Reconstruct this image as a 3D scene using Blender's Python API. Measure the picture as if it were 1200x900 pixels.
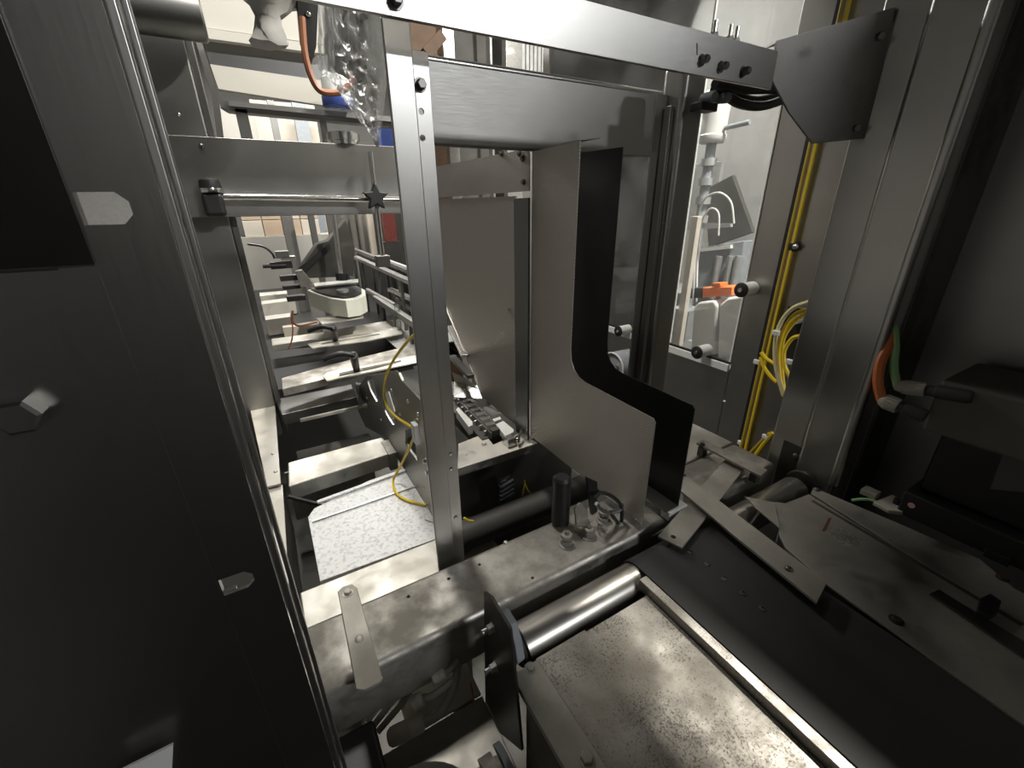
import bpy, bmesh, math, random
from mathutils import Vector, Matrix, Quaternion

random.seed(7)
scene = bpy.context.scene
COL = scene.collection
for ob in list(bpy.data.objects):
    bpy.data.objects.remove(ob, do_unlink=True)

# ------------------------------------------------------------------ camera
cam_data = bpy.data.cameras.new('camera')
cam = bpy.data.objects.new('camera', cam_data)
COL.objects.link(cam)
cam_data.sensor_fit = 'HORIZONTAL'
cam_data.sensor_width = 36.0
cam_data.lens = 36.0 * 499.26 / 1200.0
cam_data.clip_start = 0.01
PITCH, ROLL, YAW = 0.399024, -0.01276, 0.52065
h = Vector((math.sin(YAW), math.cos(YAW), 0)); upv = Vector((0, 0, 1))
fwd = h * math.cos(PITCH) - upv * math.sin(PITCH)
u0 = h * math.sin(PITCH) + upv * math.cos(PITCH)
r0 = fwd.cross(u0)
rt = r0 * math.cos(ROLL) + u0 * math.sin(ROLL)
cu = -r0 * math.sin(ROLL) + u0 * math.cos(ROLL)
M = Matrix.Identity(4)
for i in range(3):
    M[i][0] = rt[i]; M[i][1] = cu[i]; M[i][2] = -fwd[i]
M[2][3] = 1.45
cam.matrix_world = M
scene.camera = cam

# ------------------------------------------------------------------ world, exposure
world = bpy.data.worlds.new('hall_air')
scene.world = world
world.use_nodes = True
world.node_tree.nodes['Background'].inputs[0].default_value = (0.86, 0.93, 1.0, 1)
world.node_tree.nodes['Background'].inputs[1].default_value = 0.02
vs = scene.view_settings
vs.view_transform = 'Standard'
vs.look = 'None'
vs.gamma = 1.0
vs.use_curve_mapping = False
vs.exposure = 0.22

LAMPS = [  # position, size x, size y, watts, colour
    ((0.20, 1.25, 3.30), 0.25, 0.60, 42, (1.0, 0.97, 0.91)),
    ((2.55, -5.20, 3.95), 1.20, 0.60, 250, (0.95, 0.97, 1.0)),
    ((1.75, 0.55, 3.30), 0.07, 0.40, 135, (1.0, 0.96, 0.88)),
    ((2.55, 3.10, 3.30), 0.20, 0.80, 60, (1.0, 0.98, 0.94)),  # added to brighten the outside wall and the poster
    ((0.60, 4.60, 3.30), 1.20, 0.30, 95, (1.0, 0.98, 0.94)),
]

# ------------------------------------------------------------------ materials
MATS = {}
def _nodes(name):
    m = bpy.data.materials.new(name); m.use_nodes = True
    nt = m.node_tree
    return m, nt, nt.nodes['Principled BSDF']

def steel(name, col, rough=0.35, streak=(1, 1, 60), scale=6.0, var=0.05, bump=0.0, metal=1.0, aniso=0.0, arot=0.0, dirt=0.0, dirt_col=(0.16, 0.14, 0.11), dirt_scale=7.0, speck=0.0):
    """brushed sheet: streaky roughness, faint mottling, optional dust and specks"""
    m, nt, b = _nodes(name)
    N, L = nt.nodes.new, nt.links.new
    tc = N('ShaderNodeTexCoord'); mp = N('ShaderNodeMapping')
    mp.inputs['Scale'].default_value = streak
    L(tc.outputs['Object'], mp.inputs['Vector'])
    n1 = N('ShaderNodeTexNoise'); n1.inputs['Scale'].default_value = scale * 6; n1.inputs['Detail'].default_value = 4
    L(mp.outputs[0], n1.inputs['Vector'])
    n2 = N('ShaderNodeTexNoise'); n2.inputs['Scale'].default_value = scale; n2.inputs['Detail'].default_value = 5
    L(tc.outputs['Object'], n2.inputs['Vector'])
    r1 = N('ShaderNodeMapRange'); r1.inputs[1].default_value = 0.3; r1.inputs[2].default_value = 0.7
    r1.inputs[3].default_value = max(0.05, rough - var); r1.inputs[4].default_value = rough + var
    L(n1.outputs[0], r1.inputs[0]); L(r1.outputs[0], b.inputs['Roughness'])
    cr = N('ShaderNodeMixRGB'); cr.inputs[1].default_value = tuple(c * 0.78 for c in col) + (1,); cr.inputs[2].default_value = tuple(min(1, c * 1.18) for c in col) + (1,)
    L(n2.outputs[0], cr.inputs[0])
    out = cr.outputs[0]
    b.inputs['Metallic'].default_value = metal
    if aniso:
        tg = N('ShaderNodeTangent'); tg.direction_type = 'RADIAL'; tg.axis = 'Z'
        L(tg.outputs[0], b.inputs['Tangent']); b.inputs['Anisotropic'].default_value = aniso; b.inputs['Anisotropic Rotation'].default_value = arot
    if dirt > 0:
        n3 = N('ShaderNodeTexNoise'); n3.inputs['Scale'].default_value = dirt_scale; n3.inputs['Detail'].default_value = 8; n3.inputs['Roughness'].default_value = 0.65
        L(tc.outputs['Object'], n3.inputs['Vector'])
        rr = N('ShaderNodeMapRange'); rr.inputs[1].default_value = 0.62 - 0.3 * dirt; rr.inputs[2].default_value = 0.78 - 0.22 * dirt; rr.inputs[3].default_value = 0.0; rr.inputs[4].default_value = min(1, 0.55 + 0.45 * dirt)
        L(n3.outputs[0], rr.inputs[0])
        mx = N('ShaderNodeMixRGB'); L(rr.outputs[0], mx.inputs[0]); L(out, mx.inputs[1]); mx.inputs[2].default_value = tuple(dirt_col) + (1,)
        out = mx.outputs[0]
        mm = N('ShaderNodeMath'); mm.operation = 'MULTIPLY_ADD'; L(rr.outputs[0], mm.inputs[0]); mm.inputs[1].default_value = -0.85 * metal; mm.inputs[2].default_value = metal
        L(mm.outputs[0], b.inputs['Metallic'])
        ra = N('ShaderNodeMath'); ra.operation = 'MULTIPLY_ADD'; L(rr.outputs[0], ra.inputs[0]); ra.inputs[1].default_value = 0.3; L(r1.outputs[0], ra.inputs[2])
        L(ra.outputs[0], b.inputs['Roughness'])
    if speck > 0:
        v = N('ShaderNodeTexNoise'); v.inputs['Scale'].default_value = 420; v.inputs['Detail'].default_value = 5; v.inputs['Roughness'].default_value = 0.7
        L(tc.outputs['Object'], v.inputs['Vector'])
        n4 = N('ShaderNodeTexNoise'); n4.inputs['Scale'].default_value = 9; n4.inputs['Detail'].default_value = 3
        L(tc.outputs['Object'], n4.inputs['Vector'])
        ml = N('ShaderNodeMath'); ml.operation = 'MULTIPLY_ADD'; L(n4.outputs[0], ml.inputs[0]); ml.inputs[1].default_value = 0.55; L(v.outputs[0], ml.inputs[2])
        sr = N('ShaderNodeMapRange'); sr.inputs[1].default_value = 0.80; sr.inputs[2].default_value = 0.92; sr.inputs[3].default_value = 0; sr.inputs[4].default_value = speck
        L(ml.outputs[0], sr.inputs[0])
        mx2 = N('ShaderNodeMixRGB'); L(sr.outputs[0], mx2.inputs[0]); L(out, mx2.inputs[1]); mx2.inputs[2].default_value = (0.05, 0.042, 0.033, 1)
        out = mx2.outputs[0]
    L(out, b.inputs['Base Color'])
    if bump > 0:
        bp = N('ShaderNodeBump'); bp.inputs['Strength'].default_value = bump; bp.inputs['Distance'].default_value = 0.002
        L(n2.outputs[0], bp.inputs['Height']); L(bp.outputs[0], b.inputs['Normal'])
    MATS[name] = m
    return m

def plain(name, col, rough=0.5, metal=0.0, noise=0.15, nscale=30.0, bump=0.0, spec=0.5, emit=0.0):
    m, nt, b = _nodes(name)
    N, L = nt.nodes.new, nt.links.new
    tc = N('ShaderNodeTexCoord'); n = N('ShaderNodeTexNoise'); n.inputs['Scale'].default_value = nscale; n.inputs['Detail'].default_value = 4
    L(tc.outputs['Object'], n.inputs['Vector'])
    cr = N('ShaderNodeMixRGB'); cr.inputs[1].default_value = tuple(c * (1 - noise) for c in col) + (1,); cr.inputs[2].default_value = tuple(min(1, c * (1 + noise)) for c in col) + (1,)
    L(n.outputs[0], cr.inputs[0]); L(cr.outputs[0], b.inputs['Base Color'])
    b.inputs['Roughness'].default_value = rough; b.inputs['Metallic'].default_value = metal
    b.inputs['Specular IOR Level'].default_value = spec
    if bump:
        bp = N('ShaderNodeBump'); bp.inputs['Strength'].default_value = bump; bp.inputs['Distance'].default_value = 0.002
        L(n.outputs[0], bp.inputs['Height']); L(bp.outputs[0], b.inputs['Normal'])
    if emit:
        b.inputs['Emission Color'].default_value = tuple(col) + (1,); b.inputs['Emission Strength'].default_value = emit
    MATS[name] = m
    return m

def linen(name, col, rough):
    """stainless sheet with a fine embossed diamond weave"""
    m, nt, b = _nodes(name)
    N, L = nt.nodes.new, nt.links.new
    tc = N('ShaderNodeTexCoord')
    waves = []
    for ang in (0.9, -0.9):
        mp = N('ShaderNodeMapping'); mp.inputs['Rotation'].default_value = (ang, 0, 0); L(tc.outputs['Object'], mp.inputs['Vector'])
        w = N('ShaderNodeTexWave'); w.bands_direction = 'Y'; w.inputs['Scale'].default_value = 72; w.inputs['Distortion'].default_value = 0.0
        L(mp.outputs[0], w.inputs['Vector']); waves.append(w)
    mu = N('ShaderNodeMath'); mu.operation = 'MULTIPLY'; L(waves[0].outputs['Fac'], mu.inputs[0]); L(waves[1].outputs['Fac'], mu.inputs[1])
    bp = N('ShaderNodeBump'); bp.inputs['Strength'].default_value = 0.55; bp.inputs['Distance'].default_value = 0.0015
    L(mu.outputs[0], bp.inputs['Height']); L(bp.outputs[0], b.inputs['Normal'])
    n2 = N('ShaderNodeTexNoise'); n2.inputs['Scale'].default_value = 4; L(tc.outputs['Object'], n2.inputs['Vector'])
    cr = N('ShaderNodeMixRGB'); cr.inputs[1].default_value = tuple(c * .88 for c in col) + (1,); cr.inputs[2].default_value = tuple(c * 1.1 for c in col) + (1,)
    L(n2.outputs[0], cr.inputs[0]); L(cr.outputs[0], b.inputs['Base Color'])
    b.inputs['Metallic'].default_value = 1.0; b.inputs['Roughness'].default_value = rough
    MATS[name] = m

def clear(name, tint, gloss, rough=0.05, wrinkle=0.0, haze=0.0):
    """thin clear sheet: see-through with a fresnel reflection, a little milkiness and optional wrinkles"""
    m = bpy.data.materials.new(name); m.use_nodes = True
    nt = m.node_tree; nt.nodes.clear()
    N, L = nt.nodes.new, nt.links.new
    out = N('ShaderNodeOutputMaterial'); tr = N('ShaderNodeBsdfTransparent'); tr.inputs[0].default_value = tuple(tint) + (1,)
    gl = N('ShaderNodeBsdfGlossy'); gl.inputs['Roughness'].default_value = rough
    fr = N('ShaderNodeFresnel'); fr.inputs[0].default_value = 1.45
    ad = N('ShaderNodeMath'); ad.operation = 'ADD'; ad.use_clamp = True; ad.inputs[1].default_value = gloss; L(fr.outputs[0], ad.inputs[0])
    mx = N('ShaderNodeMixShader'); L(ad.outputs[0], mx.inputs[0]); L(tr.outputs[0], mx.inputs[1]); L(gl.outputs[0], mx.inputs[2])
    last = mx.outputs[0]
    tc = N('ShaderNodeTexCoord')
    if haze:
        df = N('ShaderNodeBsdfDiffuse'); df.inputs[0].default_value = (0.8, 0.8, 0.78, 1)
        n = N('ShaderNodeTexNoise'); n.inputs['Scale'].default_value = 5; n.inputs['Detail'].default_value = 5; L(tc.outputs['Object'], n.inputs['Vector'])
        rr = N('ShaderNodeMapRange'); rr.inputs[1].default_value = .35; rr.inputs[2].default_value = .75; rr.inputs[3].default_value = haze * .4; rr.inputs[4].default_value = haze * 1.6; L(n.outputs[0], rr.inputs[0])
        m2 = N('ShaderNodeMixShader'); L(rr.outputs[0], m2.inputs[0]); L(last, m2.inputs[1]); L(df.outputs[0], m2.inputs[2]); last = m2.outputs[0]
    if wrinkle:
        mp = N('ShaderNodeMapping'); mp.inputs['Scale'].default_value = (1.4, 1.4, 0.22); L(tc.outputs['Object'], mp.inputs['Vector'])
        n = N('ShaderNodeTexNoise'); n.inputs['Scale'].default_value = 70; n.inputs['Detail'].default_value = 7; L(mp.outputs[0], n.inputs['Vector'])
        bp = N('ShaderNodeBump'); bp.inputs['Strength'].default_value = wrinkle; bp.inputs['Distance'].default_value = 0.01
        L(n.outputs[0], bp.inputs['Height']); L(bp.outputs[0], gl.inputs['Normal']); L(bp.outputs[0], fr.inputs['Normal'])
    L(last, out.inputs[0])
    MATS[name] = m

steel('stainless', (0.52, 0.51, 0.485), 0.36, (1.2, 60, 60), aniso=0.6)
steel('stainless_v', (0.50, 0.49, 0.465), 0.33, (60, 60, 1.2))
steel('stainless_bright', (0.66, 0.65, 0.62), 0.30, (60, 60, 1.5), dirt=0.12, dirt_col=(0.45, 0.43, 0.38))
steel('stainless_dull', (0.33, 0.325, 0.31), 0.42, (60, 60, 1.2))
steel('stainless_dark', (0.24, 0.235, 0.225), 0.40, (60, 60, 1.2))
steel('polished', (0.72, 0.71, 0.69), 0.16, (60, 60, 1.2), var=0.06)
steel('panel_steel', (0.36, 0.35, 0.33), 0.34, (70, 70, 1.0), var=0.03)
steel('gusset_steel', (0.25, 0.24, 0.225), 0.45, (60, 60, 1.2), var=0.06, dirt=0.3, dirt_col=(0.10, 0.09, 0.075))
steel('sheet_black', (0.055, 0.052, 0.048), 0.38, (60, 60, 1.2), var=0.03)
steel('beam_grey', (0.30, 0.295, 0.28), 0.40, (1.2, 60, 60), var=0.04)
steel('post_steel', (0.60, 0.59, 0.565), 0.34, (60, 60, 1.2), var=0.04)
steel('side_steel', (0.34, 0.34, 0.335), 0.38, (70, 70, 1.0), var=0.03)
steel('dusty_steel', (0.46, 0.44, 0.40), 0.46, (1.2, 50, 50), dirt=0.72, dirt_col=(0.22, 0.20, 0.165), dirt_scale=15)
steel('dusty_bright', (0.62, 0.60, 0.55), 0.45, (1.2, 50, 50), dirt=0.8, dirt_col=(0.52, 0.49, 0.42))
steel('roller_steel', (0.55, 0.53, 0.485), 0.34, (1.5, 90, 90), var=0.04)
steel('scuffed_steel', (0.46, 0.44, 0.40), 0.48, (1, 20, 20), dirt=0.75, dirt_col=(0.25, 0.22, 0.175), dirt_scale=6, speck=0.8)
steel('scuffed_strip', (0.55, 0.53, 0.48), 0.42, (1, 20, 20), dirt=0.6, dirt_col=(0.36, 0.33, 0.27), dirt_scale=12, speck=0.6)
steel('plate_steel', (0.44, 0.42, 0.375), 0.44, (30, 1.2, 30), dirt=0.75, dirt_col=(0.25, 0.23, 0.19), dirt_scale=4)
steel('dark_steel', (0.12, 0.115, 0.105), 0.48, (40, 1.2, 40), dirt=0.4, dirt_col=(0.06, 0.055, 0.045))
linen('linen_steel', (0.53, 0.495, 0.455), 0.36)
plain('black_sheet', (0.012, 0.012, 0.012), 0.33, noise=0.2)
plain('belt_rubber', (0.033, 0.032, 0.030), 0.62, noise=0.35, nscale=9, bump=0.05)
plain('black_plastic', (0.014, 0.014, 0.014), 0.42)
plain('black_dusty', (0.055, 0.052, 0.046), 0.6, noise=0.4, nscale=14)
steel('beam_steel', (0.50, 0.49, 0.465), 0.50, (1.2, 60, 60), var=0.06)
plain('motor_dust_lit', (0.13, 0.125, 0.11), 0.7, noise=0.25, nscale=12)  # dusty black, also lightened because lamp light misses the motor head
plain('white_plastic', (0.62, 0.62, 0.59), 0.45)
plain('white_board', (0.40, 0.385, 0.345), 0.7, noise=0.06, nscale=4)
plain('cream_belt', (0.70, 0.71, 0.62), 0.6, noise=0.12, nscale=18)
plain('yellow_cable', (0.72, 0.52, 0.02), 0.45, noise=0.1)
plain('olive_cable', (0.36, 0.26, 0.03), 0.5, noise=0.1)
plain('pale_cable', (0.62, 0.55, 0.30), 0.5, noise=0.1)
plain('grey_cable', (0.32, 0.30, 0.26), 0.6, noise=0.2)
plain('grey_plastic', (0.46, 0.43, 0.37), 0.6, noise=0.2)
plain('orange_cable', (0.62, 0.17, 0.04), 0.5)
plain('green_cable', (0.30, 0.55, 0.24), 0.5)
plain('copper_cable', (0.30, 0.12, 0.06), 0.45)
plain('blue_plastic', (0.03, 0.06, 0.25), 0.5)
plain('orange_plastic', (0.9, 0.20, 0.04), 0.5)
plain('casting', (0.25, 0.27, 0.285), 0.55, noise=0.3, nscale=40, bump=0.1)
plain('concrete', (0.27, 0.265, 0.25), 0.9, noise=0.2, nscale=6, bump=0.3)
plain('hall_white', (0.45, 0.44, 0.42), 0.9)
plain('hall_paint', (0.26, 0.255, 0.245), 0.9)
plain('floor_concrete', (0.10, 0.097, 0.09), 0.7, noise=0.25, nscale=3)
plain('carton', (0.52, 0.40, 0.29), 0.8, noise=0.12, nscale=8)
plain('carton_pale', (0.62, 0.56, 0.47), 0.8, noise=0.1, nscale=8)
plain('red_wrap', (0.24, 0.06, 0.05), 0.45, noise=0.4, nscale=40)
plain('wood', (0.10, 0.06, 0.035), 0.7, noise=0.4, nscale=20)
plain('cloth', (0.45, 0.44, 0.42), 0.9, noise=0.3, nscale=30, bump=0.4)
plain('galvanised', (0.55, 0.56, 0.55), 0.4, metal=0.7, noise=0.3, nscale=25)
plain('sticker_pink', (0.75, 0.45, 0.45), 0.6, noise=0.05)
plain('label_grey', (0.10, 0.10, 0.095), 0.6)
plain('rust_mark', (0.14, 0.05, 0.03), 0.7)
plain('lamp_glow', (1.0, 0.97, 0.92), 0.5, emit=6.0)
plain('red_print', (0.5, 0.08, 0.05), 0.6)
clear('plexi', (0.96, 0.97, 0.97), 0.02, 0.04, haze=0.07)
clear('film', (0.95, 0.95, 0.95), 0.05, 0.16, wrinkle=0.7, haze=0.07)
# white powder-dusted drip tray
m, nt, b = _nodes('tray_white')
_tc = nt.nodes.new('ShaderNodeTexCoord'); _n = nt.nodes.new('ShaderNodeTexNoise'); _n.inputs['Scale'].default_value = 130; _n.inputs['Detail'].default_value = 8
nt.links.new(_tc.outputs['Object'], _n.inputs['Vector'])
_c = nt.nodes.new('ShaderNodeValToRGB'); _c.color_ramp.elements[0].position = .3; _c.color_ramp.elements[0].color = (.42, .42, .41, 1); _c.color_ramp.elements[1].position = .52; _c.color_ramp.elements[1].color = (.66, .66, .65, 1)
nt.links.new(_n.outputs[0], _c.inputs[0]); nt.links.new(_c.outputs[0], b.inputs['Base Color']); b.inputs['Roughness'].default_value = .55; b.inputs['Metallic'].default_value = .15
MATS['tray_white'] = m

# ------------------------------------------------------------------ mesh helpers
ORIGIN = {}
def _frame(d):
    d = Vector(d).normalized()
    a = Vector((0, 0, 1)) if abs(d.z) < 0.9 else Vector((1, 0, 0))
    x = a.cross(d).normalized(); y = d.cross(x)
    return x, y, d

def smooth_path(pts, n=8):
    P = [Vector(p) for p in pts]
    if len(P) < 3: return P
    P = [2 * P[0] - P[1]] + P + [2 * P[-1] - P[-2]]
    out = []
    for i in range(1, len(P) - 2):
        for k in range(n):
            t = k / n
            a, b_, c, d = P[i - 1], P[i], P[i + 1], P[i + 2]
            out.append(0.5 * ((2 * b_) + (c - a) * t + (2 * a - 5 * b_ + 4 * c - d) * t * t + (-a + 3 * b_ - 3 * c + d) * t ** 3))
    out.append(P[-2])
    return out

class MB:
    """collects shapes given in world coordinates; build() links them as one mesh object"""
    def __init__(s): s.v = []; s.f = []
    def add(s, v, f):
        o = len(s.v); s.v += [tuple(x) for x in v]; s.f += [tuple(i + o for i in q) for q in f]; return s
    def box(s, lo, hi):
        x0, y0, z0 = lo; x1, y1, z1 = hi
        x0, x1 = sorted((x0, x1)); y0, y1 = sorted((y0, y1)); z0, z1 = sorted((z0, z1))
        return s.add([(x0, y0, z0), (x1, y0, z0), (x1, y1, z0), (x0, y1, z0), (x0, y0, z1), (x1, y0, z1), (x1, y1, z1), (x0, y1, z1)],
                     [(3, 2, 1, 0), (4, 5, 6, 7), (0, 1, 5, 4), (1, 2, 6, 5), (2, 3, 7, 6), (3, 0, 4, 7)])
    def prism(s, poly, vec):
        """planar polygon swept along vec"""
        P = [Vector(p) for p in poly]; vec = Vector(vec); n = len(P)
        nrm = Vector((0, 0, 0))
        for i in range(n): nrm += P[i].cross(P[(i + 1) % n])
        if nrm.dot(vec) < 0: P.reverse()
        return s.add(P + [p + vec for p in P], [tuple(range(n - 1, -1, -1)), tuple(range(n, 2 * n))] + [(i, (i + 1) % n, n + (i + 1) % n, n + i) for i in range(n)])
    def bar(s, a, b_, w, t, up=(0, 0, 1)):
        """flat bar from a to b, width w across, thickness t along up"""
        a, b_, up = Vector(a), Vector(b_), Vector(up)
        d = (b_ - a).normalized(); sd = d.cross(up).normalized(); up = sd.cross(d)
        return s.prism([a + sd * w / 2, a - sd * w / 2, b_ - sd * w / 2, b_ + sd * w / 2], up * t)
    def lathe(s, p, axis, prof, seg=20):
        """prof: (radius, distance along axis)"""
        x, y, d = _frame(axis); p = Vector(p); v = []; f = []
        for r, l in prof:
            for k in range(seg):
                t = 2 * math.pi * k / seg
                v.append(p + d * l + (x * math.cos(t) + y * math.sin(t)) * max(r, 1e-5))
        for i in range(len(prof) - 1):
            for k in range(seg):
                k2 = (k + 1) % seg
                f.append((i * seg + k, i * seg + k2, (i + 1) * seg + k2, (i + 1) * seg + k))
        f.append(tuple(range(seg - 1, -1, -1))); n = (len(prof) - 1) * seg
        f.append(tuple(range(n, n + seg)))
        return s.add(v, f)
    def cyl(s, a, b_, r, seg=20, r2=None):
        a, b_ = Vector(a), Vector(b_)
        return s.lathe(a, b_ - a, [(r, 0), (r if r2 is None else r2, (b_ - a).length)], seg)
    def tube(s, pts, r, seg=8, n=8, smooth=True):
        P = smooth_path(pts, n) if smooth else [Vector(p) for p in pts]
        v = []; f = []; x = None
        for i, p in enumerate(P):
            d = (P[min(i + 1, len(P) - 1)] - P[max(i - 1, 0)]).normalized()
            if x is None: x, y, _ = _frame(d)
            x = (x - d * x.dot(d)).normalized(); y = d.cross(x)
            for k in range(seg):
                t = 2 * math.pi * k / seg
                v.append(p + (x * math.cos(t) + y * math.sin(t)) * r)
        for i in range(len(P) - 1):
            for k in range(seg):
                k2 = (k + 1) % seg
                f.append((i * seg + k, i * seg + k2, (i + 1) * seg + k2, (i + 1) * seg + k))
        f.append(tuple(range(seg - 1, -1, -1))); nn = (len(P) - 1) * seg
        f.append(tuple(range(nn, nn + seg)))
        return s.add(v, f)
    def build(s, name, mat, parent=None, bevel=0.0, smooth=False, seg=2):
        me = bpy.data.meshes.new(name)
        L = ORIGIN[parent.name] if parent is not None else None
        if L is None:
            xs, ys, zs = zip(*s.v)
            L = Vector(((min(xs) + max(xs)) / 2, (min(ys) + max(ys)) / 2, min(zs)))
        me.from_pydata([tuple(Vector(p) - L) for p in s.v], [], s.f)
        me.update()
        bm = bmesh.new(); bm.from_mesh(me); bmesh.ops.recalc_face_normals(bm, faces=bm.faces); bm.to_mesh(me); bm.free()
        me.materials.append(MATS[mat])
        o = bpy.data.objects.new(name, me); COL.objects.link(o)
        if parent is not None: o.parent = parent
        else: o.location = L
        ORIGIN[o.name] = L
        if smooth:
            for p in me.polygons: p.use_smooth = len(p.vertices) <= 4
            try: me.set_sharp_from_angle(angle=math.radians(40))
            except Exception: pass
        if bevel:
            md = o.modifiers.new('edge', 'BEVEL'); md.width = bevel; md.segments = seg; md.limit_method = 'ANGLE'; md.angle_limit = math.radians(35)
            for p in me.polygons: p.use_smooth = True
            try: me.set_sharp_from_angle(angle=math.radians(35 if seg < 3 else 180))
            except Exception: pass
            md.harden_normals = True
        return o

def tag(o, label, cat, group=None):
    o['label'] = label; o['category'] = cat
    if group: o['group'] = group
    return o
def thing(name, label, cat, loc, group=None):
    o = bpy.data.objects.new(name, None); COL.objects.link(o); o.empty_display_size = 0.02
    o.location = loc; ORIGIN[o.name] = Vector(loc)
    return tag(o, label, cat, group)
def struct(o):
    o['kind'] = 'structure'; return o
def box(name, lo, hi, mat, parent=None, bevel=0.0015, seg=2): return MB().box(lo, hi).build(name, mat, parent, bevel, seg=seg)
def prism(name, poly, vec, mat, parent=None, bevel=0.0, seg=2): return MB().prism(poly, vec).build(name, mat, parent, bevel, seg=seg)
def cyl(name, a, b_, r, mat, parent=None, seg=20, r2=None): return MB().cyl(a, b_, r, seg, r2).build(name, mat, parent, smooth=True)
def tube(name, pts, r, mat, parent=None, seg=8, n=8): return MB().tube(pts, r, seg, n).build(name, mat, parent, smooth=True)
def bolt(p, axis, r, parent, mat='stainless_bright', h=None, washer=True, name='bolt'):
    """hex head with a washer; p is the point on the surface, axis points out of it"""
    h = h or r * 1.1; mb = MB()
    if washer: mb.lathe(p, axis, [(r * 1.35, -r * 0.4), (r * 1.35, r * 0.18), (r * 0.5, r * 0.19)], 18)
    mb.lathe(p, axis, [(r, -r * 0.3), (r, h * 0.85), (r * 0.82, h)], 6)
    return mb.build(name, mat, parent)
def dome(p, axis, r, parent, mat='stainless_bright', name='bolt'):
    return MB().lathe(p, axis, [(r, -r * .3), (r, r * .15), (r * .8, r * .5), (r * .4, r * .68), (0, r * .72)], 14).build(name, mat, parent, smooth=True)
def cut(o, cutters):
    """real holes: subtract the collected shapes from the object"""
    mats = list(o.data.materials)
    me = bpy.data.meshes.new('cutter')
    mbv, mbf = cutters.v, cutters.f
    L = ORIGIN[o.name]
    me.from_pydata([tuple(Vector(p)) for p in mbv], [], mbf); me.update()
    bm = bmesh.new(); bm.from_mesh(me); bmesh.ops.recalc_face_normals(bm, faces=bm.faces); bm.to_mesh(me); bm.free()
    c = bpy.data.objects.new('cutter', me); COL.objects.link(c)
    bpy.context.view_layer.update()
    inv = o.matrix_world.inverted()
    me.transform(inv); c.matrix_world = o.matrix_world
    md = o.modifiers.new('holes', 'BOOLEAN'); md.operation = 'DIFFERENCE'; md.object = c; md.solver = 'EXACT'
    bpy.context.view_layer.update()
    dg = bpy.context.evaluated_depsgraph_get()
    new = bpy.data.meshes.new_from_object(o.evaluated_get(dg))
    for q in list(o.modifiers): o.modifiers.remove(q)
    old = o.data; nm = old.name; o.data = new
    bpy.data.meshes.remove(old); new.name = nm
    bpy.data.objects.remove(c, do_unlink=True); bpy.data.meshes.remove(me)
    new.materials.clear()
    for mm in mats: new.materials.append(mm)
    return o
def offs(pts, d): return [tuple(Vector(p) + Vector(d)) for p in pts]

# ================================================================== STRUCTURE
def slab(name, lo, hi, mat): return struct(box(name, lo, hi, mat, bevel=0))
slab('floor', (-4, -8, -0.1), (3.5, 8, 0.0), 'floor_concrete')
slab('wall_back', (-4, 7.9, 0), (3.4, 8.0, 4.2), 'hall_white')
slab('wall_front', (-4, -8.0, 0), (3.4, -7.9, 4.2), 'hall_paint')
slab('wall_right', (3.4, -8, 0), (3.5, 8.0, 4.2), 'concrete')
slab('wall_left', (-4.1, -8, 0), (-4.0, 8.0, 4.2), 'hall_white')
slab('ceiling', (-4.1, -8, 4.2), (3.5, 8, 4.3), 'hall_paint')
for i, (p, sx, sy, w, c) in enumerate(LAMPS):
    t = thing('ceiling_lamp', ['long white ceiling lamp hanging above the conveyor', 'long white ceiling lamp behind the photographer', 'long white ceiling lamp outside the window door', 'added lamp brightening the wall farther along outside the window', 'long white ceiling lamp at the far end of the hall'][i], 'lamp', (p[0], p[1], p[2]))
    x, y, z = p
    box('housing', (x - sx / 2 - .03, y - sy / 2 - .03, z + .01), (x + sx / 2 + .03, y + sy / 2 + .03, z + .08), 'white_plastic', t)
    MB().cyl((x, y, z + .08), (x, y, 4.2), .01, 8).build('hanger', 'galvanised', t)
    box('diffuser', (x - sx / 2, y - sy / 2, z - .005), (x + sx / 2, y + sy / 2, z + .01), 'lamp_glow', t)
    ld = bpy.data.lights.new('lamp_light', 'AREA'); ld.shape = 'RECTANGLE'; ld.size = sx; ld.size_y = sy; ld.energy = w; ld.color = c
    lo = bpy.data.objects.new('lamp_light', ld); COL.objects.link(lo); lo.location = (0, 0, -.012); lo.parent = t

# ================================================================== LEFT GUARD PANEL (close to the lens)
PY = 0.300
g = thing('guard_panel', 'dark blurred stainless guard panel close at the left edge', 'panel', (-0.4, PY, 0.4502))
sh = box('sheet', (-0.85, PY, 0.4502), (-0.062, PY + .004, 2.1495), 'panel_steel', g, bevel=0)
fl = box('edge_sheet', (-0.085, PY - .003, 0.4502), (-0.036, PY - .0002, 2.1495), 'panel_steel', g, bevel=0)
slots = MB()
for z in (1.4505, 1.2015):
    slots.prism([(-0.0695, PY - .05, z - .0075), (-0.054, PY - .05, z - .0075), (-0.0495, PY - .05, z - .003), (-0.0495, PY - .05, z + .003), (-0.054, PY - .05, z + .0075), (-0.0695, PY - .05, z + .0075)], (0, .1, 0))
cut(sh, slots); cut(fl, slots)
box('edge_strip', (-0.0352, PY - .004, 0.4502), (-0.0305, PY + .003, 2.1495), 'post_steel', g, bevel=.001)
box('edge_strip', (-0.0295, PY - .002, 0.4502), (-0.0262, PY + .004, 2.1495), 'post_steel', g, bevel=.001)
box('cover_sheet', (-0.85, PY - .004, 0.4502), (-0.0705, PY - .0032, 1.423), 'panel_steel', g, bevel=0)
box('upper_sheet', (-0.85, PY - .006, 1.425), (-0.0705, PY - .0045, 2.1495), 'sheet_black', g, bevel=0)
bolt((-0.1195, PY - .004, 1.355), (0, -1, 0), .0095, g, 'panel_steel', washer=False)
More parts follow.
